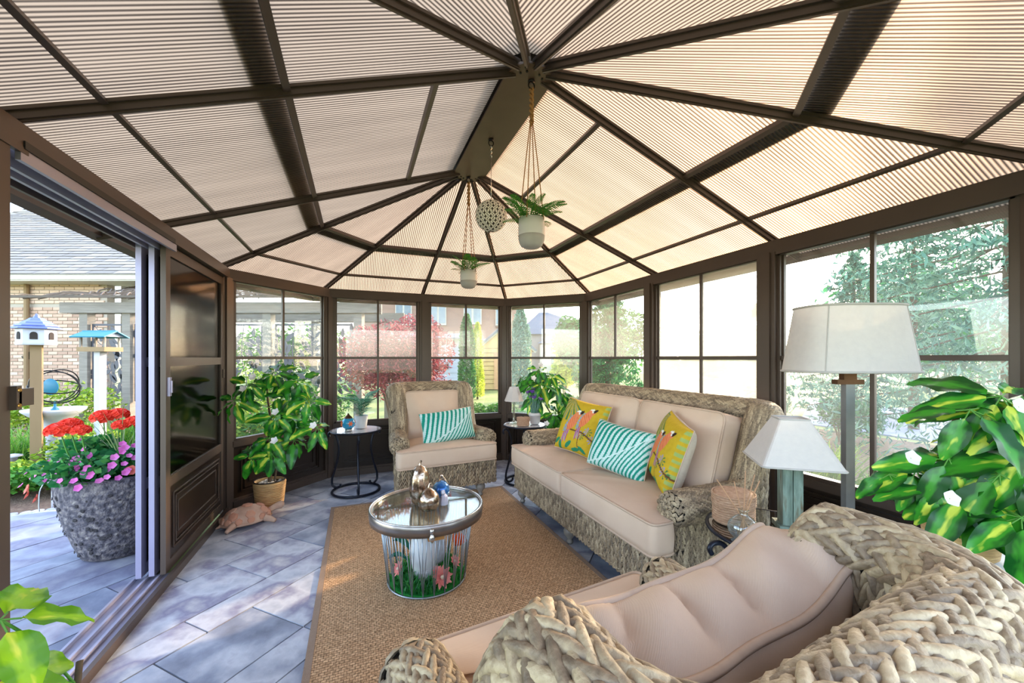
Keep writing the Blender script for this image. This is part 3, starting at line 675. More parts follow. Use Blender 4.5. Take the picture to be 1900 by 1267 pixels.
# near armchair, seen over its back
nc = thing('wicker_armchair', 'large braided wicker armchair in the foreground with its back to the viewer', 'armchair', (-.20, -1.16, 0), R(186.5), group='wicker seating set')
seat_frame(nc, .73, .84, .60, .96, .24, r=.078, k=1.15, kr=1.30, mat=M['wick_near'], fine=True, splay=.05)
cushion('seat_cushion', [(-.455, .0), (.455, .0), (.455, .115), (.335, .135), (.335, .70), (-.335, .70), (-.335, .135), (-.455, .115)], .145, nc, .028, .035, (0, 0, .415), seed=7, wr=.003)
cushion('back_cushion', [(-.30, -.24), (.30, -.24), (.30, .205), (.16, .190), (.02, .182), (-.09, .190), (-.19, .212), (-.25, .235), (-.30, .238)], .19, nc, .04, .05, (-.045, .612, .645), (R(87), 0, 0), seed=8, wr=.010, dip=.004, step=.012, pr=.008, puff=.032, crease=.022, nw=9)
# ------------------------------------------------------------------ rug
def rug_mat(name, cols):
    m, n, l = newmat(name); out = n.new('ShaderNodeOutputMaterial'); b = n.new('ShaderNodeBsdfPrincipled'); b.inputs['Roughness'].default_value = .95; b.inputs['Specular IOR Level'].default_value = .1
    tc = n.new('ShaderNodeTexCoord'); br = n.new('ShaderNodeTexBrick'); br.inputs['Scale'].default_value = 26; br.offset = .5
    br.inputs['Mortar Size'].default_value = .03; br.inputs['Brick Width'].default_value = .55; br.inputs['Row Height'].default_value = .36
    br.inputs['Color1'].default_value = H(cols[0]); br.inputs['Color2'].default_value = H(cols[1]); br.inputs['Mortar'].default_value = H(cols[2]); l.new(tc.outputs['Object'], br.inputs[0])
    no = n.new('ShaderNodeTexNoise'); no.inputs['Scale'].default_value = 90; l.new(tc.outputs['Object'], no.inputs['Vector'])
    mx = n.new('ShaderNodeMix'); mx.data_type = 'RGBA'; mx.blend_type = 'MULTIPLY'; mx.inputs[0].default_value = .7; l.new(br.outputs[0], mx.inputs[6]); l.new(ramp(n, l, no.outputs[0], ['#8a8a8a', '#ffffff'], [.3, .6]), mx.inputs[7])
    l.new(mx.outputs[2], b.inputs['Base Color'])
    bp = n.new('ShaderNodeBump'); bp.inputs['Strength'].default_value = .8; bp.inputs['Distance'].default_value = .004; l.new(br.outputs['Fac'], bp.inputs['Height']); bp.invert = True
    l.new(bp.outputs[0], b.inputs['Normal']); l.new(b.outputs[0], out.inputs[0]); return m
M['jute'] = rug_mat('woven_jute', ['#dcb48c', '#c49c76', '#80644a']); M['jute_b'] = pm('rug_binding', ['#86705f', '#97806d'], 60, 2, .95, bump=.3)
rg = thing('area_rug', 'brown woven jute rug with a narrow bound edge under the coffee table', 'rug', (-.165, .31, .004))
MB().box((0, 0, .005), (1.50, 2.10, .010)).build('woven_field', M['jute'], rg)
for c, d in (((-.765, 0), (.03, 2.16)), ((.765, 0), (.03, 2.16)), ((0, 1.065), (1.50, .03)), ((0, -1.065), (1.50, .03))): MB().box((c[0], c[1], .0055), (d[0], d[1], .012)).build('binding', M['jute_b'], rg)

# ------------------------------------------------------------------ throw pillows
def pillow(name, label, w_, h_, T, fn, loc, rot, group='throw pillows', rib=True, nu=110, nv=76, edge='#cfc2b0'):
    N = 0; V = []; C = []; F = []
    for sg in (1, -1):
        base = len(V)
        for j in range(nv + 1):
            for i in range(nu + 1):
                u, v = i / nu * 2 - 1, j / nv * 2 - 1
                pinch = 1 - .055 * (1 - v * v) * abs(u) ** 3; pv = 1 - .055 * (1 - u * u) * abs(v) ** 3
                x, y = u * w_ / 2 * pinch, v * h_ / 2 * pv
                t = T / 2 * (max(0, 1 - u ** 4) ** .55) * (max(0, 1 - v ** 4) ** .55) * (1 + .05 * math.sin(5 * u + 3 * v))
                V.append((x, sg * -t, y)); C.append(fn(u, v, w_, h_) if sg > 0 else H(edge))
        for j in range(nv):
            for i in range(nu):
                a = base + j * (nu + 1) + i; q = (a, a + 1, a + nu + 2, a + nu + 1); F.append(q if sg > 0 else q[::-1])
    me = np_mesh(name, V, F, M['print']); at = me.color_attributes.new('Col', 'FLOAT_COLOR', 'POINT'); at.data.foreach_set('color', np.array(C, dtype=np.float32).ravel())
    th = thing(name, label, 'pillow', loc, 0, group); th.rotation_euler = rot
    inst('cover', me, th)
    if rib:
        P = []
        for k in range(60):
            a = k / 60 * 4; s_, f = int(a), a - int(a); u, v = [(-1 + 2 * f, -1), (1, -1 + 2 * f), (1 - 2 * f, 1), (-1, 1 - 2 * f)][s_]
            P.append((u * w_ / 2 * (1 - .055 * (1 - v * v) * abs(u) ** 3), 0, v * h_ / 2 * (1 - .055 * (1 - u * u) * abs(v) ** 3)))
        MB().tube(P, .004, 6, closed=True).build('piping', M['pipe'], th, True)
    return th
M['print'] = pm('printed_cotton', ['#dcdcdc', '#ffffff'], 40, 3, .9, attr='Col', bump=.25, bscale=7, bdist=.008, spec=.1)
def palm_fn(flip=1):
    bgc, le, l2 = H('#1f8f7c'), H('#d3ecea'), H('#a9d8d4')
    def fn(u, v, w_, h_):
        x, y = u * w_ / 2 * flip, v * h_ / 2
        # curved rib from the lower left corner to the right edge
        a = (x + w_ * .47) / w_; yr = -h_ * .46 + h_ * (.30 * a + .62 * a ** 2); d = y - yr
        if abs(d) < .0045: return le
        ph = (x * 1.0 - (abs(d) * (.35 if d > 0 else -.9))) if d > 0 else (x * .9 + abs(d) * .95)
        per = .050; f = (ph / per) % 1
        wdt = .66 - .25 * min(1, abs(d) / (h_ * .75)); n = math.sin(x * 311 + y * 173) * math.sin(x * 97 - y * 211)
        if f < wdt:
            return tuple(le[i] * (.92 + .1 * n) if n > -.35 else l2[i] for i in range(4))
        return bgc
    return fn
def inpoly(x, y, P):
    c = False
    for i in range(len(P)):
        a, b = P[i - 1], P[i]
        if (a[1] > y) != (b[1] > y) and x < (b[0] - a[0]) * (y - a[1]) / (b[1] - a[1]) + a[0]: c = not c
    return c
def parrot_fn(mir=1):
    bgc = H('#c9a92f'); K = {k: H(v) for k, v in dict(o='#e58a5c', o2='#d9694a', w='#f2efe6', k='#3a2c28', b='#8f8fc4', g='#4e7a4a', g2='#9fb36a', t='#1c8a6c', br='#6a4630', r='#c0564a', gy='#8a9a76').items()}
    def ell(x, y, cx, cy, a, b, th):
        dx, dy = x - cx, y - cy; c, s = math.cos(th), math.sin(th); X, Y = dx * c + dy * s, -dx * s + dy * c; return (X / a) ** 2 + (Y / b) ** 2 < 1
    def bird(x, y, cx, cy, s):
        x, y = (x - cx) / s, (y - cy) / s
        if ell(x, y, .30, .40, .10, .055, .9): return K['k']               # beak
        if ell(x, y, .20, .36, .05, .05, 0): return K['k'] if ell(x, y, .21, .37, .018, .018, 0) else K['w']
        if ell(x, y, .17, .33, .15, .13, .3): return K['o'] if y < .40 else K['w']
        if ell(x, y, .0, .02, .17, .38, -.45): return K['o'] if math.sin(x * 60 + y * 40) > -.6 else K['o2']
        if ell(x, y, -.20, -.10, .10, .36, -.35): return K['b'] if math.sin(y * 55 + x * 20) > -.2 else K['g2']
        if ell(x, y, -.24, -.52, .055, .34, -.12) or ell(x, y, -.13, -.50, .04, .30, -.05): return K['r'] if math.sin(x * 90) > -.3 else K['b']
        return None
    def fn(u, v, w_, h_):
        u *= mir
        # grey green palm in the upper left
        dx, dy = u + .55, v - .95
        a = math.atan2(dy, dx); r = math.hypot(dx, dy)
        for q in (bird(u, v, .30, .30, .95), bird(u, v, -.22, .10, 1.0)):
            if q: return q
        if r < .85 and a < -.55 and (math.sin(a * 26) > -.25): return K['gy'] if math.sin(a * 13) > 0 else K['g']
        if abs(v - (-.20 - .18 * u + .05 * math.sin(5 * u))) < .028 and u > -.45: return K['br']
        if abs(u - (.45 + .25 * math.sin(3 * v))) < .018 and -.75 < v < -.3: return K['br']
        for cx, cy in ((.55, -.12), (.30, -.30), (.78, -.38)):
            dx, dy = u - cx, v - cy; r = math.hypot(dx, dy)
            if r < .16 and math.sin(math.atan2(dy, dx) * 8) > .25: return K['g'] if dx > 0 else K['b']
        for cx, cy, th in ((-.78, -.72, .6), (-.60, -.86, 1.4), (.15, -.86, .3), (.45, -.80, -.5), (-.2, -.75, .9)):
            if ell(u, v, cx, cy, .20, .075, th): return K['t'] if math.sin((u * math.cos(th) + v * math.sin(th)) * 70) > -.5 else K['g']
        if u > .86 and math.sin(v * 30) > 0: return K['g2']
        return bgc
    return fn
pillow('lumbar_pillow', 'teal lumbar pillow with white palm leaf print on the far armchair', .52, .30, .14, palm_fn(), (.065, 1.37, .655), (R(-14), R(-5), R(6)), group='palm leaf pillows')
pillow('lumbar_pillow', 'teal lumbar pillow with white palm leaf print in the middle of the loveseat', .50, .33, .15, palm_fn(), (.93, -.10, .675), (R(-20), R(4), R(-78)), group='palm leaf pillows')
pillow('throw_pillow', 'square yellow pillow with orange parrots at the far end of the loveseat', .44, .44, .15, parrot_fn(), (.96, .43, .735), (R(-20), R(6), R(-72)), group='parrot print pillows')
pillow('throw_pillow', 'square yellow pillow with a parrot leaning by the near arm of the loveseat', .43, .43, .16, parrot_fn(1), (1.03, -.46, .725), (R(-16), R(8), R(-118)), group='parrot print pillows')

# ------------------------------------------------------------------ coffee table
M['galv'] = pm('galvanised_wire', ['#8f98a4', '#aab2bb'], 20, 2, .35, .7); M['rim'] = pm('brushed_steel_rim', ['#6d625d', '#8f8680', '#a39a94'], 5, 3, .28, .8)
M['tglass'] = pane_mat('table_glass', .08, tint='#eef3ee', gloss=.10, rough=.015, hazecol='#d8d8cc'); M['silver'] = pm('polished_silver', ['#c9c9c6'], rough=.18, metal=.95)
M['oak'] = pm('honey_wood', ['#a8743a', '#c08a4c'], 8, 4, .5, stretch=(1, 8, 8))
ct = thing('coffee_table', 'round wire basket coffee table with a glass top and steel rim on the rug', 'coffee table', (-.355, .005, .016))
zt = .418
MB().lathe([(.305, zt - .004), (.305, zt + .004)], 48).build('glass_top', M['tglass'], ct)
b = MB(); b.lathe([(.308, zt - .050), (.322, zt - .050), (.324, zt - .020), (.326, zt + .008), (.318, zt + .014), (.306, zt + .010), (.306, zt + .004), (.308, zt - .050)], 56, capb=False, capt=False); b.build('rim', M['rim'], ct, True)
MB().tube(ring(.319, 56, zt + .012), .005, 6, closed=True).build('rim_bead', M['silver'], ct, True)
rt, rb_ = .262, .222
for r_, z_ in ((rb_, .006), (rt, zt - .055)): MB().tube(ring(r_, 48, z_), .0045, 6, closed=True).build('wire_hoop', M['galv'], ct, True)
NW = 24
for k in range(NW):
    a = 2 * PI * k / NW; da = 2 * PI / NW
    for sgn in (-.40, .0, .40):
        a2 = a + sgn * da
        MB().tube([(rb_ * math.cos(a), rb_ * math.sin(a), .006), (rt * math.cos(a2), rt * math.sin(a2), zt - .055)], .0026, 5).build('wire', M['galv'], ct, True)
b = MB(); b.box((.0, -.275, zt - .068), (.085, .022, .030)); b.build('wooden_handle', M['oak'], ct)
b = MB(); b.lathe([(.004, -.02), (.013, -.008), (.016, .006), (.009, .018), (.006, .024), (.012, .034), (.010, .046), (.004, .052)], 16, c=(-.030, -.328, zt - .052)); b.build('latch_knob', M['silver'], ct, True)
# faux grass and flowers inside, white ornament
M['fgrass'] = pm('faux_grass', ['#0d5a2a', '#1f8a3c', '#4fae3e'], 9, 2, .5, island=.8, trans=.2)
def blades(n, rmax, hmin, hmax, wd, spread=.6, z0=0.0, rmin=0.0):
    r = np.sqrt(RNG.uniform((rmin / rmax) ** 2, 1, n)) * rmax; a = RNG.uniform(0, 2 * PI, n); x, y = r * np.cos(a), r * np.sin(a)
    h = RNG.uniform(hmin, hmax, n); t = RNG.uniform(0, 2 * PI, n); d = RNG.uniform(.1, spread, n) * h
    px, py = np.cos(t), np.sin(t); qx, qy = -py, px
    V = np.zeros((n, 6, 3)); w2 = wd / 2
    for k, (f, g, ww) in enumerate(((0, 0, 1), (.55, .35, .9), (1, 1, .1))):
        cx, cy, cz = x + px * d * g, y + py * d * g, z0 + h * (f if f < 1 else .92)
        V[:, 2 * k] = np.stack([cx - qx * w2 * ww, cy - qy * w2 * ww, cz], 1); V[:, 2 * k + 1] = np.stack([cx + qx * w2 * ww, cy + qy * w2 * ww, cz], 1)
    F = np.array([(0, 1, 3, 2), (2, 3, 5, 4)])[None] + (np.arange(n) * 6)[:, None, None]
    return V.reshape(-1, 3), F.reshape(-1, 4)
def flower_mesh(name, mat, n, R_, wd, lay=2, cup=.4):
    b = MB()
    for q in range(lay):
        Rq = R_ * (1 - .28 * q)
        for k in range(n):
            a = 2 * PI * (k + .5 * q) / n; ca, sa = math.cos(a), math.sin(a); P = []
            for i, f in enumerate((0.05, .35, .7, 1)):
                ww = wd * (.35, .9, 1, .15)[i]; z = cup * Rq * f ** 1.3 * (1 + .5 * q) + .004 * q
                P.append([(ca * Rq * f - sa * ww * e, sa * Rq * f + ca * ww * e, z + .15 * ww * abs(e)) for e in (-1, 0, 1)])
            b.grid(P)
    return b.mesh(name, mat, True)
M['pink'] = pm('pink_petal', ['#d7606a', '#f0968f', '#f3b7ad'], 30, 2, .6, trans=.25); M['orangef'] = pm('orange_petal', ['#e2542a', '#f07e3c'], 20, 2, .6, trans=.25); M['cream'] = pm('cream_centre', ['#e8dcc0'], rough=.7)
fa = thing('faux_flower_mat', 'green faux grass with pink silk flowers inside the wire coffee table', 'artificial flowers', (-.355, .005, .016))
V, F = blades(1500, .205, .03, .085, .008, 1.1); gm = inst('grass', np_mesh('grass', V, F, M['fgrass'], False), fa); gm['kind'] = 'stuff'
MB().lathe([(.212, .0), (.212, .012), (.0, .02)], 28, capt=False).build('moss_base', M['fgrass'], fa)
fmesh = flower_mesh('flower', M['pink'], 9, .052, .0095)
for x, y, z, s_, rx in ((.045, -.185, .085, 1.15, 70), (-.165, -.075, .115, .8, 60), (.13, -.12, .12, .75, 55), (.03, -.15, .10, .6, 40)):
    f_ = inst('flower', fmesh, fa, (x, y, z), (R(rx), 0, math.atan2(y, x) + PI / 2), (s_,) * 3); MB().lathe([(.011, 0), (.009, .008), (.0, .012)], 10, capt=False).build('flower_centre', M['cream'], f_, True, loc=(0, 0, .012))
f_ = inst('flower', flower_mesh('tulip', M['orangef'], 5, .05, .016, 2, 1.2), fa, (.165, -.02, .16), (R(25), 0, R(60)))
tl = MB(); tl.grid([[(x * (1 - abs(j / 6 - .45) * 1.4), j / 6 * .11, .02 * math.sin(j / 6 * PI) + abs(x) * .4) for x in (-.035, 0, .035)] for j in range(7)]); M['teal_leaf'] = pm('teal_leaf', ['#0b5f52', '#12806a'], 20, 2, .5, trans=.2)
tl.build('leaf', M['teal_leaf'], fa, True, (-.12, -.03, .13), (R(20), 0, R(100))); tl.build('leaf', M['teal_leaf'], fa, True, (-.10, .05, .15), (R(25), 0, R(60)))
M['wceram'] = pm('white_ceramic', ['#d8dadd', '#eceef0'], 6, 2, .35); M['gceram'] = pm('grey_speckled_stone', ['#8d8f96', '#b9bbc0', '#d2d3d6'], 40, 5, .7, bump=.5)
orn = thing('ceramic_ornament', 'white ceramic ornament with a grey textured wing standing inside the wire coffee table', 'ornament', (-.355, .03, .036))
orn.scale = (.82, .82, .92)
b = MB(); b.lathe([(.05, 0), (.075, .015), (.085, .08), (.092, .16), (.088, .22), (.070, .262), (.045, .28), (.0, .285)], 28, c=(-.02, -.03, 0), sx=1.05, capt=False); b.build('body', M['wceram'], orn, True)
b = MB(); b.lathe([(.02, .05), (.05, .08), (.062, .15), (.058, .22), (.035, .28), (.0, .30)], 20, c=(.085, -.02, 0), sx=.85, capt=False); b.build('wing', M['gceram'], orn, True)
b = MB(); b.lathe([(.082, 0), (.088, .02), (.07, .055), (.05, .065)], 20, c=(-.01, -.055, 0)); b.build('base', M['gceram'], orn, True)

# decor on the coffee table
ZT = .016 + zt + .0045
M['merc'] = pm('aged_mercury_glass', ['#3e2f26', '#8c7460', '#c8b7a6', '#6d5543'], 26, 5, .18, .9, pos=[.3, .45, .58, .72], bump=.15, bscale=60)
def gourd(name, label, loc, prof, lobes, amp, stem=True, mat='merc'):
    t = thing(name, label, 'ornament', loc, group='table ornaments'); MB().lathe(prof, 40, lobes=lobes, amp=amp, capt=False).build('body', M[mat], t, True)
    h = prof[-1][1]; MB().tube(bez([(0, 0, h - .01), (.002, .001, h + .012), (.010, .0, h + .026)], 4), [.009, .008, .008, .007, .006, .006, .005, .006, .006], 8).build('stem', M[mat], t, True); return t
gourd('mercury_glass_gourd', 'tall bronze mercury glass gourd on the coffee table', (-.392, .045, ZT), [(.03, 0), (.047, .012), (.056, .05), (.060, .10), (.055, .15), (.044, .19), (.028, .215), (.006, .225)], 10, .06)
gourd('mercury_glass_pumpkin', 'small ribbed bronze mercury glass pumpkin in front of the tall gourd', (-.360, -.078, ZT), [(.02, .003), (.042, .004), (.056, .028), (.060, .055), (.054, .08), (.038, .103), (.018, .118), (.006, .125)], 22, .10)
M['blueg'] = pm('blue_art_glass', ['#123a78', '#2f6fb8', '#7fb0d8', '#41506a'], 18, 5, .1, .35, pos=[.3, .46, .6, .75]); M['cryst'] = pm('lavender_crystal', ['#b9b5c8', '#d4d0dc'], 14, 3, .15)
t = thing('blue_glass_ball', 'blue art glass ball with a bronze curled top on the coffee table', 'ornament', (-.258, .085, ZT), group='table ornaments')
MB().lathe([(.018, 0), (.038, .008), (.052, .035), (.053, .055), (.045, .080), (.028, .098), (.012, .105)], 30).build('body', M['blueg'], t, True)
MB().tube(bez([(-.03, 0, .088), (-.005, .0, .112), (.0, .0, .140), (.022, .0, .112), (.042, 0, .078)], 5), [.006] * 21, 8).build('curl', M['merc'], t, True)
t = thing('crystal_figurine', 'pale lavender crystal figurine beside the small pumpkin', 'ornament', (-.262, -.030, ZT), R(20), group='table ornaments')
b = MB(); b.lathe([(.026, 0), (.028, .02), (.022, .048), (.010, .062)], 7, sy=.7); b.build('body', M['cryst'], t); MB().lathe([(.008, .058), (.014, .070), (.010, .084), (.0, .088)], 7, c=(-.008, 0, 0), capt=False).build('head', M['cryst'], t)

# ------------------------------------------------------------------ scrolled iron side tables
M['iron'] = pm('dark_navy_iron', ['#141824', '#1f2535'], 20, 3, .35, .5); M['ttop'] = pm('reflection_tinted_top', ['#a7a8b0', '#c9c8cc', '#8e8f9b'], 7, 6, .10, .15, coat=.6)  # top colour carries the whitish blue of its reflections
def iron_table(label, loc, rz, r, h, top):
    t = thing('side_table', label, 'side table', loc, rz, group='scrolled iron side tables')
    MB().lathe([(r - .012, h - .010), (r - .012, h)], 44).build('table_top', M[top], t)
    MB().tube(ring(r - .004, 44, h - .006), .0085, 8, closed=True).build('top_rim', M['iron'], t, True)
    MB().tube(ring(r * .93, 40, .013), .012, 8, closed=True).build('base_ring', M['iron'], t, True)
    q = [(1.16, .885), (1.20, .93), (1.12, .965), (.96, .95), (.82, .86), (.74, .70), (.80, .52), (.93, .34), (1.04, .20), (1.03, .09), (.86, .05), (.70, .07), (.68, .11)]
    for k in range(3):
        a = 2 * PI * k / 3
        MB().tube(bez([(r * u * math.cos(a), r * u * math.sin(a), h * v * .985) for u, v in q], 5), .0105, 8).build('leg', M['iron'], t, True)
    return t
iron_table('round side table on dark scrolled iron legs between the tall plant and the far armchair', (-.745, 1.80, .002), R(35), .232, .60, 'ttop')
iron_table('round side table on dark scrolled iron legs between the far armchair and the loveseat', (.905, 1.47, .002), R(190), .222, .60, 'ttop')
M['mirr'] = pane_mat('mirror_table_glass', .04, tint='#cfd6d2', gloss=.6, rough=.01)
iron_table('round glass topped side table beside the near end of the loveseat', (.930, -1.165, .002), R(50), .262, .555, 'mirr')

# left side table decor
t = thing('art_glass_ball', 'turquoise glass ball with orange star flowers on the left side table', 'ornament', (-.815, 1.735, .607), group='side table decor')
M['turq'] = pm('turquoise_glass', ['#1478a8', '#2fa0cf', '#1a5f8c'], 9, 3, .15, coat=.5); M['star'] = pm('orange_star', ['#d9572a', '#ee7a3f'], rough=.4); M['brz'] = pm('bronze_cap', ['#4a3324', '#6d4a30'], 10, 2, .4, .6)
MB().lathe([(.035, 0), (.04, .012), (.030, .018)], 20).build('stand', M['silver'], t, True); MB().lathe([(.02, .014), (.048, .030), (.062, .062), (.058, .09), (.044, .114), (.03, .126)], 30).build('body', M['turq'], t, True)
MB().lathe([(.044, .110), (.036, .126), (.022, .140), (.010, .150), (.004, .166)], 16).build('cap', M['brz'], t, True)
for a in (-70, -160, 30):
    s_ = MB(); s_.prism([((.030 if k % 2 == 0 else .012) * math.cos(k * PI / 6), (.030 if k % 2 == 0 else .012) * math.sin(k * PI / 6)) for k in range(12)], 0, .005); s_.build('star_flower', M['star'], t, loc=(.059 * math.cos(R(a)), .059 * math.sin(R(a)), .072), rot=(R(90), 0, R(a + 90)))
M['brd'] = pm('rattan_braid', ['#85644c', '#b38e74', '#d6b89e'], 60, 4, .7, bump=.6, bscale=80, stretch=(1, 1, 3)); M['wpot'] = pm('matte_white_pot', ['#c9c8cc', '#dddbdd'], 5, 2, .55)
M['soil'] = pm('potting_soil', ['#2b221b', '#43372c'], 60, 3, .95, bump=.6); M['stone'] = pm('white_pebble', ['#8f8d8a', '#d2cfca', '#efedea'], 50, 4, .8, island=.6, bump=.4)
def simple_pot(t, r0, r1, h, mat, rimh=.0):
    MB().lathe([(r0 * .9, 0), (r0, .006), (r1, h - rimh), (r1 + (.006 if rimh else 0), h - rimh), (r1 + (.006 if rimh else 0), h), (r1 - .006, h), (r1 - .010, h * .86)], 32, capt=False).build('pot', M[mat], t, True)
    MB().lathe([(r1 - .008, h * .85), (r1 - .008, h * .88)], 24).build('soil', M['soil'], t)
M['palmleaf'] = pm('blue_green_palm', ['#1e5a48', '#3d8a6a', '#7fb58f'], 12, 2, .5, island=.6, trans=.25)
def frond_mesh(name, mat, L, n, ll, wd, droop=.9, ang=.9, taper=True):
    """arching frond along +Y, leaflets in pairs"""
    b = MB(); C_ = [(0, L * (t - .18 * droop * t * t), L * (.55 * t - .75 * droop * t * t)) for t in np.linspace(0, 1, 12)]
    b.tube(C_, [.0022 * (1 - .7 * k / 11) for k in range(12)], 5)
    for k in range(n):
        t = .10 + .90 * k / n; y, z = L * (t - .18 * droop * t * t), L * (.55 * t - .75 * droop * t * t)
        s_ = ll * (math.sin(PI * min(1, t * .85 + .12)) ** .7 if taper else 1)
        for sg in (-1, 1):
            dx, dy = math.sin(ang), math.cos(ang); P = []
            for f, ww in ((0, .5), (.35, 1), (.7, .8), (1, .08)):
                cx, cy, cz = sg * dx * s_ * f, y + dy * s_ * f, z - .22 * s_ * f * f - .02 * s_ * f
                P.append([(cx - dy * wd * ww * .5 * sg, cy + dx * wd * ww * .5, cz), (cx + dy * wd * ww * .5 * sg, cy - dx * wd * ww * .5, cz)])
            b.grid(P)
    return b.mesh(name, mat, True)
t = thing('potted_palm', 'small parlour palm in a white pot on the left side table', 'potted plant', (-.700, 1.845, .607), group='side table decor')
simple_pot(t, .052, .066, .125, 'wpot')
fm_ = frond_mesh('frond', M['palmleaf'], .26, 13, .095, .011, .75, .75)
for k in range(13):
    a = 2 * PI * k / 13 + RNG.uniform(-.2, .2); e = RNG.uniform(.75, 1.2); inst('frond', fm_, t, (.012 * math.cos(a), .012 * math.sin(a), .12 + .05 * (k % 3)), (R(RNG.uniform(15, 50)), 0, a), (e, e, e))
for k in range(5):
    a = 2 * PI * k / 5; MB().tube([(.01 * math.cos(a), .01 * math.sin(a), .1), (.03 * math.cos(a), .03 * math.sin(a), .24)], .003, 5).build('stem', M['palmleaf'], t)
# middle side table decor: lamp, woven box, flower pot
M['shade'] = pm('white_linen_shade', ['#cfc9c8', '#dcd6d3'], 40, 3, .9, trans=.25, bump=.1, bscale=120); M['shade_trim'] = pm('shade_trim', ['#a9a4a2', '#b8b3b0'], 30, 2, .9)
def sq_shade(b, w0, w1, z0, z1, d0=None, d1=None, rad=.02):
    d0, d1 = d0 or w0, d1 or w1; A = rrect([(-w0, -d0), (w0, -d0), (w0, d0), (-w0, d0)], rad, 3); B = rrect([(-w1, -d1), (w1, -d1), (w1, d1), (-w1, d1)], rad * .7, 3); n = len(A)
    b.add([(x, y, z0) for x, y in A] + [(x, y, z1) for x, y in B], [(i, (i + 1) % n, n + (i + 1) % n, n + i) for i in range(n)]); return A, B
t = thing('table_lamp', 'small white table lamp with a clear glass stem on the middle side table', 'lamp', (.815, 1.555, .607), R(10), group='white shade lamps')
b = MB(); b.lathe([(.105, .235), (.048, .385)], 8, capb=False, capt=False); b.build('lamp_shade', M['shade'], t)
MB().lathe([(.05, 0), (.052, .008), (.02, .014), (.014, .03), (.014, .20), (.02, .21), (.008, .235)], 20).build('glass_stem', M['tglass'], t, True); MB().tube([(0, 0, .01), (0, 0, .25)], .004, 6).build('rod', M['bolt'], t)
def oval_box(name, label, loc, rz, a, b_, h, lid, cat='box', mat='brd', knob=False, grp=None):
    t = thing(name, label, cat, loc, rz, grp); MB().lathe([(1, 0), (1.02, .006), (1.02, h - lid)], 36, sx=a, sy=b_).build('body', M[mat], t, True)
    MB().lathe([(1.05, h - lid), (1.07, h - lid + .004), (1.06, h - .008), (.98, h), (.55, h + .004), (.0, h + .005)], 36, sx=a, sy=b_, capt=False).build('lid', M[mat], t, True)
    for z in np.arange(.010, h, .0105):
        MB().tube([(x * a * (1.03 if z < h - lid else 1.075), y * b_ * (1.03 if z < h - lid else 1.075), z) for x, y, _ in ring(1, 36)], .0042, 5, closed=True).build('coil', M[mat], t, True)
    if knob: MB().tube([(-.008, 0, h), (0, 0, h + .02), (.008, 0, h)], .003, 6).build('knob', M['bolt'], t, True)
    return t
oval_box('woven_box', 'small tan woven box with a lid on the middle side table', (.845, 1.375, .607), R(-15), .062, .048, .085, .03, knob=True, grp='woven lidded boxes')
M['plum'] = pm('purple_petal', ['#5a3a9a', '#8a62c4', '#b79be0'], 20, 2, .6, trans=.25); M['sage'] = pm('sage_stem', ['#4f7f72', '#7fa698'], 20, 2, .6)
t = thing('potted_flowers', 'purple silk flowers in a white pot on the middle side table', 'potted plant', (1.005, 1.435, .607), group='side table decor')
simple_pot(t, .050, .062, .118, 'wpot', .03)
pf = flower_mesh('blossom', M['plum'], 6, .034, .014, 2, .7)
for k in range(11):
    a = 2.4 * k; rr = .018 + .0055 * k; z = .30 + .05 * math.sin(k * 1.7); MB().tube([(rr * .3 * math.cos(a), rr * .3 * math.sin(a), .1), (rr * math.cos(a), rr * math.sin(a), z)], .0022, 5).build('stem', M['sage'], t)
    inst('blossom', pf, t, (rr * math.cos(a), rr * math.sin(a), z), (R(25 * math.sin(k)), R(25 * math.cos(k * 2)), a))
V, F = blades(160, .045, .08, .2, .006, .5, .1); o = inst('foliage', np_mesh('foliage', V, F, M['sage'], False), t); o['kind'] = 'stuff'
# right side table decor
M['cglass'] = pane_mat('bottle_glass', .05, tint='#eef4f2', gloss=.16, rough=.02, hazecol='#dfe6e6')
t = thing('reed_diffuser', 'round clear glass reed diffuser with wooden sticks on the glass side table', 'diffuser', (.735, -1.175, .562))
MB().lathe([(.035, 0), (.050, .010), (.060, .035), (.056, .060), (.036, .082), (.017, .094), (.014, .108), (.020, .116), (.016, .118)], 28, capt=False).build('bottle', M['cglass'], t, True)
MB().lathe([(.046, .010), (.056, .034), (.054, .040), (.0, .040)], 24, capt=False).build('oil', pane_mat('scented_oil', .12, tint='#e6e9ef', gloss=.05), t, True)
M['reed'] = pm('rattan_reed', ['#a67c5c', '#bd9472'], 20, 2, .7)
for k, (dx, dy) in enumerate(((.05, .03), (.065, .0), (.04, -.04), (-.08, .06), (.075, .05), (.02, .06), (.05, -.015))): MB().tube([(-dx * .4, -dy * .4, .012), (dx * 1.0, dy * 1.0, .262 - .01 * k)], .0022, 6).build('reed', M['reed'], t)
oval_box('woven_basket', 'round tan woven basket with a lid behind the reed diffuser', (.850, -1.035, .562), R(20), .088, .080, .128, .052, cat='basket', grp='woven lidded boxes')
M['dwood'] = pm('distressed_teal_wood', ['#3c4640', '#5a6b62', '#74877e', '#54462f', '#66755f'], 7, 6, .7, stretch=(4, 4, .8), bump=.4, bscale=30, pos=[.25, .4, .55, .66, .8])
t = thing('table_lamp', 'table lamp with a tapered square white shade and distressed teal wood column by the loveseat', 'lamp', (1.005, -1.185, .562), R(-38), group='white shade lamps')
for k, (dx, dy) in enumerate(((-.020, 0), (.020, .003))): MB().box((dx, dy, .155), (.036, .066, .27)).build('column', M['dwood'], t)
MB().box((0, 0, .012), (.11, .10, .022)).build('base', M['dwood'], t); MB().tube([(0, 0, .28), (0, 0, .36)], .006, 8).build('rod', M['bolt'], t)
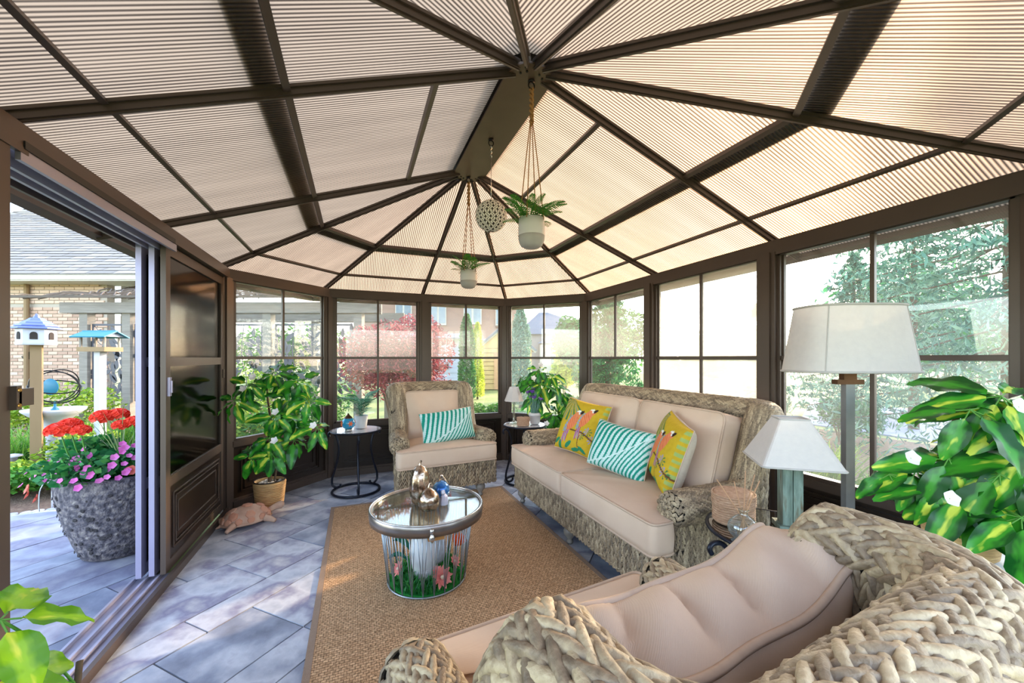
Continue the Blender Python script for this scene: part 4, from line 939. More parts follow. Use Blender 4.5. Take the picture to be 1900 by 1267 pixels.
b = MB(); A, B = sq_shade(b, .148, .056, .292, .478); b.build('lamp_shade', M['shade'], t)
for P, z in ((A, .292), (B, .478)): MB().tube([(x, y, z) for x, y in P], .004, 6, closed=True).build('shade_trim', M['shade_trim'], t, True)
# floor lamp
M['nickel'] = pm('brushed_nickel', ['#6f7276', '#8d9094'], 10, 2, .35, .5)
t = thing('floor_lamp', 'tall floor lamp with a white oval drum shade standing by the right window', 'lamp', (1.41, -1.185, .002), R(-21.5), group='white shade lamps')
MB().lathe([(.15, 0), (.15, .015), (.05, .03), (.024, .04)], 28).build('base', M['nickel'], t, True); b = MB(); b.box((0, 0, .60), (.042, .03, 1.15)); b.build('pole', M['nickel'], t)
MB().box((0, 0, 1.185), (.125, .035, .022)).build('cross_bar', M['brz'], t); MB().box((0, 0, 1.21), (.06, .03, .03)).build('socket', M['brz'], t)
def sup(w_, d_, z, n=48, e=3.2): return [(w_ * abs(math.cos(a)) ** (2 / e) * math.copysign(1, math.cos(a)), d_ * abs(math.sin(a)) ** (2 / e) * math.copysign(1, math.sin(a)), z) for a in np.linspace(0, 2 * PI, n + 1)[:-1]]
A, B = sup(.262, .165, 1.235), sup(.215, .130, 1.535); n = len(A)
b = MB(); b.add(A + B, [(i, (i + 1) % n, n + (i + 1) % n, n + i) for i in range(n)]); b.build('lamp_shade', M['shade'], t, True)
for P in (A, B): MB().tube(P, .006, 6, closed=True).build('shade_trim', M['shade_trim'], t, True)
for k in (30, 42, 6, 18): MB().tube([A[k], B[k]], .0028, 5).build('seam', M['shade_trim'], t)
# ------------------------------------------------------------------ indoor plants
M['scheff'] = leaf_mat('variegated_umbrella_leaf', '#0f4f1a', '#3a9426', '#d0de50', trans=.28)
M['scheff2'] = leaf_mat('lime_umbrella_leaf', '#5f9a14', '#9ccc22', '#e2ea52', trans=.45)
M['bark'] = pm('brown_stem', ['#4a3a2c', '#6d5a45'], 20, 3, .8, stretch=(1, 1, .3)); M['petiole'] = pm('green_petiole', ['#3f7a2a', '#5f9a3a'], 20, 2, .6); M['bloom'] = pm('white_bloom', ['#d8d4d6', '#f3f0ee'], 12, 2, .6, trans=.2)
def leaf_mesh(name, L, wd, bend, fold, mat, nx=4, ny=8):
    b = MB(); P = []
    for j in range(ny + 1):
        f = j / ny; ww = wd * max(.04, math.sin(PI * min(1, f ** .8 * .97)) ** .75) * (1 - .12 * f); r = []
        for i in range(nx + 1):
            e = i / nx * 2 - 1; r.append((e * ww / 2, f * L, -bend * L * f * f + fold * abs(e) * ww + .008 * math.sin(f * 14 + e * 2) * abs(e)))
        P.append(r)
    return b.grid(P).mesh(name, mat, True)
def leafset(mat, L=.15, wd=.074): return [leaf_mesh('leaf', L, wd, .18, .10, mat), leaf_mesh('leaf', L * .9, wd * .92, .40, .14, mat), leaf_mesh('leaf', L * 1.1, wd, .28, .06, mat)]
LS1, LS2, LS3 = leafset(M['scheff']), leafset(M['scheff'], .185, .090), leafset(M['scheff2'], .17, .10)
def cluster(t, c, ms, n=8, tilt=(0, 0, 1), s=1.0, droop=(5, 50), pet=.035, stemfrom=None):
    """umbrella of leaflets on short stalks around the point c (local to the thing)"""
    c = Vector(c); q = Vector((0, 0, 1)).rotation_difference(Vector(tilt).normalized()); b = MB()
    for k in range(n):
        a = 2 * PI * k / n + RNG.uniform(-.18, .18); dr = R(RNG.uniform(*droop)); sc_ = s * RNG.uniform(.8, 1.12)
        m = q.to_matrix() @ Matrix.Rotation(a, 3, 'Z') @ Matrix.Rotation(-dr, 3, 'X') @ Matrix.Rotation(RNG.uniform(-.35, .35), 3, 'Y')
        st = c + m @ Vector((0, pet * s, 0)); b.tube([c, st], .0022, 4, cap=False)
        m4 = m.to_4x4() @ Matrix.Diagonal((sc_, sc_, sc_, 1)); m4.translation = st
        inst('leaf', ms[int(RNG.integers(0, len(ms)))], t, mtx=m4)
    if stemfrom is not None: b.tube(bez([stemfrom, (Vector(stemfrom) * .45 + c * .55) + Vector((0, 0, .02)), c], 5), .0035, 5)
    b.build('petiole', M['petiole'], t, True)
def at_px(px, py, Z): return cw((px - 950) / FPX * Z, Z, 1.3 + (YH - py) / FPX * Z)
M['wovenpot'] = pm('straw_woven_pot', ['#8f6a42', '#c7a06e', '#e0c08e'], 14, 5, .7, stretch=(1, 1, 7), bump=.5, bscale=30)
def tub(t, r0, r1, h, mat='wovenpot', coils=True):
    MB().lathe([(r0 * .92, 0), (r0, .008), (r1, h - .012), (r1, h), (r1 - .012, h), (r1 - .016, h * .85)], 40, capt=False).build('pot', M[mat], t, True)
    MB().tube(ring(r1 - .004, 40, h), .006, 6, closed=True).build('pot_rim', M['bolt'], t, True)
    if coils:
        for z in np.arange(.012, h - .01, .0145):
            f = z / h; MB().tube(ring(r0 + (r1 - r0) * f + .001, 40, z), .0062, 5, closed=True).build('straw_coil', M[mat], t, True)
    b = MB()
    for k in range(46):
        a, r = RNG.uniform(0, 2 * PI), math.sqrt(RNG.uniform(0, 1)) * (r1 - .03); b.lathe([(.006, -.006), (.013, .002), (.010, .010), (.0, .013)], 6, c=(r * math.cos(a), r * math.sin(a), h * .9), sx=RNG.uniform(.7, 1.3), capt=False)
    MB().lathe([(r1 - .014, h * .86), (r1 - .014, h * .9)], 30).build('soil', M['soil'], t); o = b.build('pebbles', M['stone'], t); o['kind'] = 'stuff'
pl_ = thing('umbrella_plant', 'tall variegated umbrella plant in a straw woven pot by the left corner window', 'potted plant', (-1.445, 1.635, .002), group='umbrella plants')
tub(pl_, .098, .122, .235)
def loc_of(t, p): return Vector(p) - Vector(t.location)
tops = [(508, 690, 3.20), (462, 712, 3.15), (436, 742, 3.12), (560, 705, 3.22), (540, 735, 3.30), (575, 742, 3.15), (512, 772, 3.10), (548, 772, 3.25), (588, 792, 3.10), (500, 812, 3.05), (470, 845, 3.05), (505, 842, 3.02), (545, 815, 3.15), (530, 700, 3.35)]
trunk = [(0, 0, .2), (.01, .0, .42), (.03, -.02, .62), (.0, .0, .82), (-.02, .01, 1.0), (.0, .0, 1.10)]
MB().tube(bez(trunk, 6), [.017 - .0004 * k for k in range(31)], 8).build('trunk', M['bark'], pl_, True)
MB().tube(bez([(.03, .01, .2), (.05, .02, .36), (.03, .01, .5)], 6), .008, 7).build('trunk', M['bark'], pl_, True)
for k, (px, py, Z) in enumerate(tops):
    c = loc_of(pl_, at_px(px, py, Z)); z0 = min(1.08, max(.42, c.z - .10)); o = Vector((c.x, c.y, 0)); tl_ = Vector((o.x * 1.2 + .15 * -CS, o.y * 1.2 - .45, .85))
    cluster(pl_, c, LS1, 8, tl_, 1.08, (0, 50), stemfrom=(0, 0, z0))
wb = flower_mesh('bloom', M['bloom'], 5, .03, .012, 1, .5)
for px, py, Z in ((470, 700, 3.05), (452, 722, 3.05), (582, 790, 3.0), (510, 818, 2.95), (512, 765, 3.0)): inst('bloom', wb, pl_, loc_of(pl_, at_px(px, py, Z)), (R(60), 0, R(-20)))
# plant in the corner behind the loveseat
p2 = thing('umbrella_plant', 'umbrella plant with a rounded leafy top in the corner behind the loveseat', 'potted plant', (1.27, 1.53, .002), group='umbrella plants')
tub(p2, .10, .12, .22, coils=False)
MB().tube(bez([(0, 0, .2), (.0, -.01, .6), (-.12, .02, .85), (-.16, .02, 1.15)], 6), .007, 7).build('trunk', M['bark'], p2, True)
MB().tube(bez([(.02, 0, .2), (.06, -.03, .5), (.04, -.03, .8)], 6), .008, 7).build('trunk', M['bark'], p2, True)
for px, py, Z in ((1000, 685, 4.25), (985, 712, 4.2), (1022, 695, 4.25), (975, 700, 4.3), (1005, 712, 4.15), (1028, 712, 4.2), (992, 735, 4.2), (1042, 730, 4.3), (1030, 765, 4.2), (1055, 745, 4.25), (1025, 795, 4.15), (1050, 780, 4.2), (1070, 765, 4.3), (1010, 800, 4.1), (1078, 790, 4.25)):
    c = loc_of(p2, at_px(px, py, Z)); up = py < 740; base = Vector((-.15, .02, 1.1)) if up else Vector((.03, -.02, max(.4, c.z - .08)))
    cluster(p2, c, LS1, 8, Vector((c.x * .8 - .1, c.y * .8 - .45, .8)), 1.12, (5, 55), stemfrom=base)
for px, py, Z in ((1003, 678, 4.15), (990, 702, 4.1), (1014, 786, 4.05)): inst('bloom', wb, p2, loc_of(p2, at_px(px, py, Z)), (R(60), 0, R(-20)))
# large plant on the right, on a white stand behind the near armchair
M['wstand'] = pm('white_painted_stand', ['#c9ccd2', '#dcdee2'], 6, 2, .5)
st = thing('plant_stand', 'white square plant stand between the floor lamp and the near armchair', 'plant stand', (1.30, -1.56, .002), R(12))
MB().box((0, 0, .565), (.34, .34, .022)).build('stand_top', M['wstand'], st)
for x in (-.14, .14):
    for y in (-.14, .14): MB().box((x, y, .277), (.03, .03, .554)).build('leg', M['wstand'], st)
p3 = thing('umbrella_plant', 'big glossy variegated umbrella plant at the right edge by the window', 'potted plant', (1.34, -1.58, .581), group='umbrella plants')
tub(p3, .095, .115, .20, coils=False)
MB().tube(bez([(0, 0, .15), (.01, .02, .3), (-.02, .01, .45), (.0, -.02, .62)], 6), .010, 7).build('trunk', M['bark'], p3, True)
for px, py, Z, n, s_ in ((1855, 880, 1.28, 8, 1.0), (1800, 760, 1.32, 7, 1.0), (1858, 735, 1.30, 8, .95), (1760, 850, 1.38, 7, .9), (1700, 870, 1.45, 7, .85), (1735, 905, 1.40, 7, .85), (1835, 820, 1.42, 8, 1.0), (1900, 760, 1.30, 8, 1.0), (1905, 850, 1.25, 8, 1.05), (1790, 920, 1.35, 7, .9), (1895, 960, 1.22, 8, 1.0), (1650, 880, 1.48, 5, .75), (1830, 690 + 60, 1.5, 7, .9)):
    c = loc_of(p3, at_px(px, py, Z)); cluster(p3, c, LS2, n, Vector((c.x * .5 - .45, c.y * .5 - .35, .75)), s_, (5, 55), stemfrom=(0, 0, min(.6, max(.18, c.z - .08))))
for px, py, Z in ((1890, 755, 1.18), (1690, 850, 1.36), (1762, 925, 1.28)): inst('bloom', flower_mesh('bloom', M['bloom'], 5, .026, .013, 1, .4), p3, loc_of(p3, at_px(px, py, Z)), (R(65), 0, R(-25)))
# lime plant at the lower left
p4 = thing('potted_plant', 'lime green leafy plant poking in at the lower left beside the door post', 'potted plant', (-1.44, -.98, .002))
tub(p4, .09, .115, .21, coils=False); MB().tube(bez([(0, 0, .17), (.0, .05, .32), (-.03, .14, .44)], 6), .008, 7).build('trunk', M['bark'], p4, True)
for px, py, Z, n, s_ in ((0, 1150, .93, 6, 1.0), (-30, 1260, .90, 7, .8), (30, 1340, .90, 7, .8)):
    c = loc_of(p4, at_px(px, py, Z)); cluster(p4, c, LS3, n, (.35, -.35, .75), s_, (10, 45), stemfrom=(-.02, .10, .40))

# ------------------------------------------------------------------ turtle
M['turtle'] = pm('terracotta_turtle', ['#8a6a5c', '#b08a78', '#c9a893', '#a58f84'], 9, 5, .75, bump=.5, bscale=40); M['scute'] = pm('orange_brown_scute', ['#a8705a', '#c48a70', '#b59a88'], 14, 4, .7, objrand=.4, bump=.4)
tt = thing('turtle_sculpture', 'stone turtle garden sculpture on the floor by the door and woven pot', 'sculpture', (-1.545, 1.315, .004), R(28))
b = MB(); P = []
for j in range(9):
    f = j / 8; e = f * PI / 2; P.append([(.165 * math.cos(e) * math.cos(a), .115 * math.cos(e) * math.sin(a), .025 + .115 * math.sin(e)) for a in np.linspace(0, 2 * PI, 33)])
sh = b.grid(P).build('shell', M['turtle'], tt, True)
MB().lathe([(.17, .018), (.178, .028), (.165, .038)], 32, sy=.70).build('shell_rim', M['turtle'], tt, True)
def scute(az, el, r):
    c = Vector((.165 * math.cos(el) * math.cos(az), .115 * math.cos(el) * math.sin(az), .025 + .115 * math.sin(el))); n = Vector((c.x / .165 ** 2, c.y / .115 ** 2, (c.z - .025) / .115 ** 2)).normalized()
    q = Vector((0, 0, 1)).rotation_difference(n).to_matrix().to_4x4(); q.translation = c - n * .004
    b = MB(); b.lathe([(r, 0), (r * .92, .008), (r * .6, .012), (0, .013)], 6, capt=False); o = b.build('scute', M['scute'], sh); o.matrix_local = q
for az, el, r in [(0, PI / 2 - .02, .040), (0, .95, .036), (PI, .95, .036)] + [(R(a), .62, .036) for a in (38, 90, 142, -38, -90, -142)] + [(R(a), .25, .028) for a in range(0, 360, 30)]: scute(az, el, r)
def blob(nm, pts, rr): MB().tube(bez(pts, 5), np.interp(np.linspace(0, 1, (len(pts) - 1) * 5 + 1), np.linspace(0, 1, len(rr)), rr), 10).build(nm, M['turtle'], tt, True)
blob('head', [(.15, 0, .05), (.20, 0, .07), (.245, 0, .075), (.265, 0, .07)], [.022, .024, .032, .016])
for x, y, ex, ey in ((.10, -.10, .15, -.165), (-.11, -.09, -.165, -.13), (.10, .10, .15, .165), (-.11, .09, -.165, .13)): blob('flipper', [(x, y, .035), ((x + ex) / 2, (y + ey) / 2, .028), (ex, ey, .014)], [.026, .022, .013])
blob('tail', [(-.16, 0, .03), (-.20, 0, .016)], [.014, .005])

# ------------------------------------------------------------------ hanging planters and lattice ball
M['rope'] = pm('jute_rope', ['#8a6238', '#b98c55'], 90, 2, .9, bump=.5); M['fern'] = pm('fern_green', ['#1c5a1e', '#3f8f2c', '#7fb83e'], 10, 2, .5, island=.6, trans=.35); M['stonew'] = pm('glazed_white_stoneware', ['#cfccd0', '#e4e2e4'], 6, 2, .3); M['stoneg'] = pm('raw_grey_stoneware', ['#a5a1a2', '#bab6b6'], 30, 3, .7)
fr = frond_mesh('frond', M['fern'], .19, 17, .040, .0062, .62, 1.0)
def hanger(label, ex, ey, zb, r, h, nf, sc_):
    t = thing('hanging_planter', label, 'hanging planter', (ex, ey, zb), group='hanging fern planters')
    MB().lathe([(r * .55, 0), (r * .80, .010), (r * .97, h * .25), (r, h * .40)], 36).build('pot_base', M['stoneg'], t, True)
    MB().lathe([(r, h * .40), (r * 1.0, h * .7), (r * .95, h), (r * .88, h), (r * .90, h * .8)], 36, capb=False, capt=False).build('pot_glaze', M['stonew'], t, True)
    MB().lathe([(r * .88, h * .82), (r * .88, h * .86)], 24).build('soil', M['soil'], t)
    top = HPZ - .036 - zb; kn = top - .15
    for k in range(4):
        a = PI / 4 + k * PI / 2; MB().tube(bez([(.004 * math.cos(a), .004 * math.sin(a), kn), (r * .5 * math.cos(a), r * .5 * math.sin(a), (kn + h) / 2 + .02), (r * .97 * math.cos(a), r * .97 * math.sin(a), h * .93)], 5), .0026, 5).build('cord', M['rope'], t, True)
    P = [(.007 * math.sin(k * .9), .007 * math.cos(k * .9), kn - .03 + k * .18 / 24) for k in range(25)]; MB().tube(P, .006, 6).build('knot', M['rope'], t, True); MB().tube([(-p[0], -p[1], p[2]) for p in P], .006, 6).build('knot', M['rope'], t, True)
    for k in range(nf):
        a = 2 * PI * k / nf + RNG.uniform(-.25, .25); s_ = sc_ * RNG.uniform(.75, 1.15); inst('frond', fr, t, (.02 * math.cos(a), .02 * math.sin(a), h * .85), (R(RNG.uniform(0, 48)), 0, a), (s_, s_, s_))
    return t
hanger('white hanging planter with a lush fern, the nearer and larger-looking of the two', EYES[0][0], EYES[0][1], 1.845, .066, .142, 19, 1.05)
hanger('white hanging planter with a feathery fern over the far armchair', EYES[2][0], EYES[2][1], 1.83, .064, .13, 18, .98)
bl = thing('hanging_lattice_ball', 'round white lattice ball on a thin chain between the two hanging planters', 'ornament', (EYES[1][0], EYES[1][1], 2.19))
MB().lathe([(.094 * math.cos(e), .094 * math.sin(e)) for e in np.linspace(-PI / 2 + .05, PI / 2 - .05, 17)], 32).build('core', pm('dark_metal_core', ['#3a2f28', '#4d4038'], 8, 2, .5, .4), bl, True)
M['cpet'] = pm('cream_lattice_petal', ['#efe4d6', '#fbf5ec'], 8, 2, .5); b = MB()
for i, e in enumerate(np.linspace(-1.25, 1.25, 12)):
    nk = max(6, int(20 * math.cos(e)))
    for k in range(nk):
        a = 2 * PI * (k + .5 * (i % 2)) / nk; n = Vector((math.cos(e) * math.cos(a), math.cos(e) * math.sin(a), math.sin(e))); X = Vector((-math.sin(a), math.cos(a), 0)); Y = n.cross(X)
        w2, h2 = .0150, .0135; c = n * .097
        for (sx_, sy_) in ((1, 1), (-1, 1), (1, -1), (-1, -1)):
            m = c + X * sx_ * w2 * .5 + Y * sy_ * h2 * .5; u = (X * sx_ * w2 + Y * sy_ * h2) * .52; v = (X * -sx_ * w2 + Y * sy_ * h2) * .30
            b.add([m - u, m + v + n * .002, m + u, m - v + n * .002], [(0, 1, 2, 3)])
o = b.build('lattice', M['cpet'], bl); o['kind'] = 'stuff'
b = MB(); top = HPZ - .042 - 2.19
b.tube([(0, 0, .09), (0, 0, top - .06)], .0022, 5); b.tube([(.004 * math.sin(k), .004 * math.cos(k), top - .075 + k * .0045) for k in range(18)], .003, 5); b.build('chain', M['silver'], bl, True)
MB().lathe([(.022, .088), (.016, .098), (.004, .102)], 14).build('cap', M['brz'], bl, True)
# ------------------------------------------------------------------ garden: foliage helpers
def leafcards(C, size, asp, rng, up=.3, drp=None):
    """one small folded leaf per centre"""
    n = len(C); d = rng.normal(size=(n, 3)); d[:, 2] = d[:, 2] * .6 - (drp or 0); d /= np.linalg.norm(d, axis=1)[:, None]
    q = rng.normal(size=(n, 3)); q -= d * (q * d).sum(1)[:, None]; q /= np.linalg.norm(q, axis=1)[:, None]
    s = size * rng.uniform(.6, 1.3, n)[:, None]; nn = np.cross(d, q)
    V = np.stack([C - d * s * .5, C + q * s * asp * .5 + nn * s * .06, C + d * s * .5, C - q * s * asp * .5 + nn * s * .06], 1).reshape(-1, 3)
    return V, np.arange(4 * n).reshape(n, 4)
def blobpts(n, c, rad, rng, lumps=9, shell=.55, squash=1.0):
    """points in a lumpy crown"""
    c = np.array(c); rad = np.array(rad); L = rng.normal(size=(lumps, 3)); L /= np.linalg.norm(L, axis=1)[:, None]; L *= rng.uniform(.35, .68, lumps)[:, None]
    k = rng.integers(0, lumps, n); d = rng.normal(size=(n, 3)); d /= np.linalg.norm(d, axis=1)[:, None]; r = rng.uniform(shell, 1, n) ** .6
    return c + (L[k] + d * r[:, None] * rng.uniform(.35, .55, lumps)[k][:, None]) * rad
def fol(name, cols, trans=.35): return pm(name, cols, 2.2, 3, .6, island=.65, trans=trans)
M['f_red'] = fol('maple_foliage', ['#38141f', '#7a2c3c', '#b54855', '#e8938c']); M['f_green'] = fol('mid_green_foliage', ['#1a5018', '#418424', '#86b63e']); M['f_lime'] = fol('lime_foliage', ['#3f6f16', '#7fa026', '#c3cc50'])
M['f_ever'] = fol('cypress_foliage', ['#184a26', '#2f7a38', '#6fae4a']); M['f_spruce'] = fol('blue_spruce_needles', ['#1a4238', '#2f6a58', '#6f9f86', '#a3c0a0'], .2); M['f_cedar'] = fol('cedar_foliage', ['#1c5230', '#2f8048', '#6fb56a'])
M['f_pale'] = fol('pale_cypress_foliage', ['#5a7f70', '#7fa48f', '#a9c4ae']); M['f_yel'] = fol('sunlit_yellow_foliage', ['#8fa82c', '#d0d84a', '#f0ee8a']); M['gwood'] = pm('weathered_grey_timber', ['#665e55', '#807970', '#958e84'], 6, 5, .8, stretch=(.6, .6, 6), bump=.3)
GR = np.random.default_rng(21)
def shrub(name, label, base, rad, n, size, mat, group=None, cat='shrub', asp=.5, trunk=None, lumps=9, drp=None, cz=None):
    t = thing(name, label, cat, base, 0, group); P = blobpts(n, (0, 0, cz if cz is not None else rad[2] * .95), rad, GR, lumps); P = P[P[:, 2] > .01]
    V, F = leafcards(P, size, asp, GR, drp=drp); inst('foliage', np_mesh('foliage', V, F, M[mat], False), t)
    zt_ = cz if cz is not None else rad[2]
    for k in range(trunk or 4):
        a = 2.4 * k; MB().tube(bez([(.02 * math.cos(a), .02 * math.sin(a), -.05), (rad[0] * .15 * math.cos(a), rad[1] * .15 * math.sin(a), zt_ * .5), (rad[0] * .42 * math.cos(a), rad[1] * .42 * math.sin(a), zt_ * 1.05)], 4), [max(.006, .014 + .02 * rad[2] / 2 - .002 * i) for i in range(9)], 6).build('stem', M['bark'], t, True)
    return t
def conifer(name, label, base, h, r, mat, n, size, group=None, z0=.25, tiers=13, spr=.9, trunk=True):
    """layered drooping boughs around a trunk"""
    t = thing(name, label, 'tree', base, 0, group); Vs = []; Fs = []; k0 = 0; nb = tiers * 9; per = max(6, n // nb); bg_ = MB()
    for b_ in range(nb):
        f = (b_ + .5) / nb; z = z0 + (h - z0) * f ** .92; a = b_ * 2.399 + GR.uniform(-.3, .3); L = r * (1 - f) ** .8 * GR.uniform(.75, 1.1) + .05
        u = GR.uniform(.08, 1, per) ** .8; side = GR.normal(0, .13, per) * L * (1.1 - u * .5); drop = -.28 * L * u ** 1.3 + .10 * L * u ** 3
        P = np.stack([np.cos(a) * u * L - np.sin(a) * side, np.sin(a) * u * L + np.cos(a) * side, z + drop - np.abs(side) * .25 + GR.normal(0, .02, per)], 1)
        V, F = leafcards(P, size, .22, GR, drp=spr); Vs.append(V); Fs.append(F + k0); k0 += len(V)
        if b_ % 2 == 0: bg_.tube([(0, 0, z), (math.cos(a) * L * .5, math.sin(a) * L * .5, z - .1 * L), (math.cos(a) * L * .9, math.sin(a) * L * .9, z - .2 * L)], [.014, .009, .004], 5)
    inst('needles', np_mesh('needles', np.concatenate(Vs), np.concatenate(Fs), M[mat], False), t); bg_.build('branches', M['bark'], t)
    MB().tube([(0, 0, -.1), (0, 0, h * .5), (0, 0, h * .97)], [.03 * h ** .7, .018 * h ** .7, .004], 8).build('trunk', M['bark'], t, True); return t
def column(name, label, base, h, r, mat, n, size, group=None):
    t = thing(name, label, 'tree', base, 0, group); z = GR.uniform(.03, 1, n); a = GR.uniform(0, 2 * PI, n); pr = np.minimum(1, (1.02 - z) * 2.6) ** .6 * (.75 + .25 * np.sin(z * 9) * .3) * r * (1 + .12 * np.sin(a * 5 + z * 14)) * GR.uniform(.72, 1.05, n)
    V, F = leafcards(np.stack([pr * np.cos(a), pr * np.sin(a), z * h], 1), size, .45, GR, drp=-.6); inst('foliage', np_mesh('foliage', V, F, M[mat], False), t)
    MB().tube([(0, 0, -.1), (0, 0, h * .9)], [r * .14, r * .03], 7).build('trunk', M['bark'], t, True); return t

# ------------------------------------------------------------------ planter outside the door
M['barn'] = pm('barnacle_stone', ['#2f2d36', '#4a4650', '#6b6468', '#8f8884'], 34, 7, .8, bump=1.0, bscale=42, bdist=.02, pos=[.3, .45, .58, .75])
pt = thing('flower_planter', 'big barnacled stone planter of red geraniums and pink petunias on the patio', 'planter', (-2.235, 1.15, -.004))
MB().lathe([(.165, 0), (.19, .012), (.225, .10), (.272, .26), (.305, .42), (.312, .50), (.300, .535), (.285, .545), (.270, .53), (.265, .49)], 48, capt=False).build('pot', M['barn'], pt, True)
bn = MB().lathe([(1, 0), (.92, .25), (.55, .42), (.35, .30)], 8).mesh('barnacle', M['barn'], True)
for k in range(150):
    a = GR.uniform(0, 2 * PI); z = GR.uniform(.05, .46); r = np.interp(z, [0, .10, .26, .42, .50], [.19, .225, .272, .305, .312]); s_ = GR.uniform(.007, .017)
    inst('barnacle', bn, pt, (r * math.cos(a), r * math.sin(a), z), (0, R(80), a), (s_, s_ * GR.uniform(.7, 1.2), s_ * .8))
MB().lathe([(.268, .48), (.268, .50)], 30).build('soil', M['soil'], pt)
MB().tube(bez([(-.23, -.22, .60), (-.27, -.24, .52), (-.30, -.20, .42), (-.32, -.16, .36)], 5), .0028, 5).build('white_cord', M['wstand'], pt, True)
M['f_pot'] = fol('planter_foliage', ['#0d4a2c', '#247a3c', '#6fae4a'], .3)
C = blobpts(5200, (0, 0, .60), (.42, .42, .20), GR, 16, .25); C = C[C[:, 2] > .5]; V, F = leafcards(C, .05, .7, GR); o = inst('foliage', np_mesh('foliage', V, F, M['f_pot'], False), pt); o['kind'] = 'stuff'
M['petunia'] = pm('pink_petunia', ['#c03a9a', '#e070c0', '#f0a0d8'], 25, 2, .6, trans=.3, objrand=.3); M['geran'] = pm('scarlet_geranium', ['#d8201a', '#f04028', '#f86a48'], 20, 2, .6, trans=.3); M['coral'] = pm('coral_bloom', ['#e0584a', '#f0907c'], 20, 2, .6, trans=.3)
pet = flower_mesh('petunia_flower', M['petunia'], 5, .022, .0105, 1, .35)
for k in range(90):
    a = R(GR.uniform(150, 400)); rr = GR.uniform(.20, .43); z = .72 - (rr - .2) * .75 + GR.uniform(-.04, .05)
    inst('petunia_flower', pet, pt, (rr * math.cos(a), rr * math.sin(a), z), (R(GR.uniform(35, 75)), 0, a + PI / 2), (GR.uniform(.7, 1.05),) * 3)
cor = flower_mesh('coral_flower', M['coral'], 5, .03, .018, 1, .4)
for a, rr, z in ((205, .40, .47), (200, .37, .43), (215, .40, .52), (300, .36, .60)): inst('coral_flower', cor, pt, (rr * math.cos(R(a)), rr * math.sin(R(a)), z), (R(70), 0, R(a + 90)))
gm_ = MB()
for k in range(26):
    e, a = math.acos(1 - (k + .5) / 26 * 1.2), k * 2.399; n = Vector((math.sin(e) * math.cos(a), math.sin(e) * math.sin(a), math.cos(e))); q = n.orthogonal().normalized(); w2 = n.cross(q); c = n * .045
    gm_.add([c] + [c + (q * math.cos(t_) + w2 * math.sin(t_)) * .024 + n * .008 for t_ in np.linspace(0, 2 * PI, 6)[:-1]], [(0, i + 1, (i + 1) % 5 + 1) for i in range(5)])
gme = gm_.mesh('geranium_head', M['geran'], False)
for px, py, Z, s_ in ((112, 800, 2.42, 1.25), (130, 790, 2.5, 1.1), (150, 800, 2.45, .9), (192, 775, 2.75, 1.25), (220, 770, 2.8, 1.1), (225, 790, 2.6, .9), (250, 785, 2.65, 1.1)):
    c = at_px(px, py, Z) - Vector(pt.location); inst('geranium_head', gme, pt, c, (0, 0, GR.uniform(0, 6)), (s_, s_, s_ * .8)); MB().tube(bez([(c.x * .5, c.y * .5, .52), (c.x * .85, c.y * .85, (c.z + .5) / 2), c], 4), .004, 5).build('flower_stem', M['petiole'], pt, True)
M['spike'] = pm('spike_grass', ['#6f8f5a', '#9fb07a'], 10, 2, .6, trans=.2)
for k in range(16):
    a = 2.4 * k; L = GR.uniform(.35, .62); dx, dy = math.cos(a) * L * .55, math.sin(a) * L * .55; P = [[(x + e * .006 * (1 - f) * -math.sin(a), y + e * .006 * (1 - f) * math.cos(a), z) for e in (-1, 1)] for f, (x, y, z) in ((f, (dx * f ** 1.4, dy * f ** 1.4, .55 + L * f - .15 * L * f * f)) for f in np.linspace(0, .97, 6))]
    MB().grid(P).build('grass_blade', M['spike'], pt, True)

# ------------------------------------------------------------------ garden beds near the patio
M['pebble'] = pm('river_stone', ['#7f8494', '#a5a9b5', '#c3c5cc'], 20, 3, .7, objrand=.5)
pbm = MB().lathe([(.5, -.3), (.95, 0), (.9, .3), (.5, .48), (0, .55)], 10, capt=False).mesh('edging_stone', M['pebble'], True); edge = [(-1.95, 2.08), (-2.5, 2.24), (-3.2, 2.30), (-3.9, 2.22), (-4.5, 1.9)]
bd = MB().prism([(-1.6, 2.14), (-2.5, 2.22), (-3.9, 2.2), (-6, 1.4), (-9, 3), (-9, 9.6), (-3, 9.6), (-1.2, 5.4), (-1.15, 2.62)][::-1], -.09, -.055).build('garden_bed', M['mulch']); tag(bd, 'mulched garden bed behind the patio edging', 'garden bed', kind='structure')
k_ = 0
for i in range(len(edge) - 1):
    a, b_ = Vector(edge[i]), Vector(edge[i + 1]); n = int((b_ - a).length / .075)
    for j in range(n):
        for row in range(2):
            p = a + (b_ - a) * (j + .5 * row) / n; s_ = GR.uniform(.030, .050); o = inst('edging_stone', pbm, None, (p.x + GR.uniform(-.01, .01), p.y + .07 * row + GR.uniform(-.012, .012), -.035), (0, 0, GR.uniform(0, 6)), (s_ * 1.25, s_, s_ * .7))
            tag(o, 'small grey river stone in the edging row between patio and garden bed', 'stone', 'river stones edging the patio')
def pz(px, Z): q = cw((px - 950) / FPX * Z, Z); return (q.x, q.y, -.06)
shrub('groundcover_shrub', 'low bright yellow green groundcover just behind the patio stones at far left', pz(25, 3.95), (.50, .35, .16), 2600, .05, 'f_lime', 'garden shrubs', asp=.7)
shrub('groundcover_shrub', 'low glossy green groundcover behind the planter and patio stones', pz(110, 3.95), (.55, .32, .17), 2600, .05, 'f_green', 'garden shrubs', asp=.7)
M['gblade'] = fol('garden_grass_blades', ['#286a26', '#5a9430', '#94b34e'], .3)
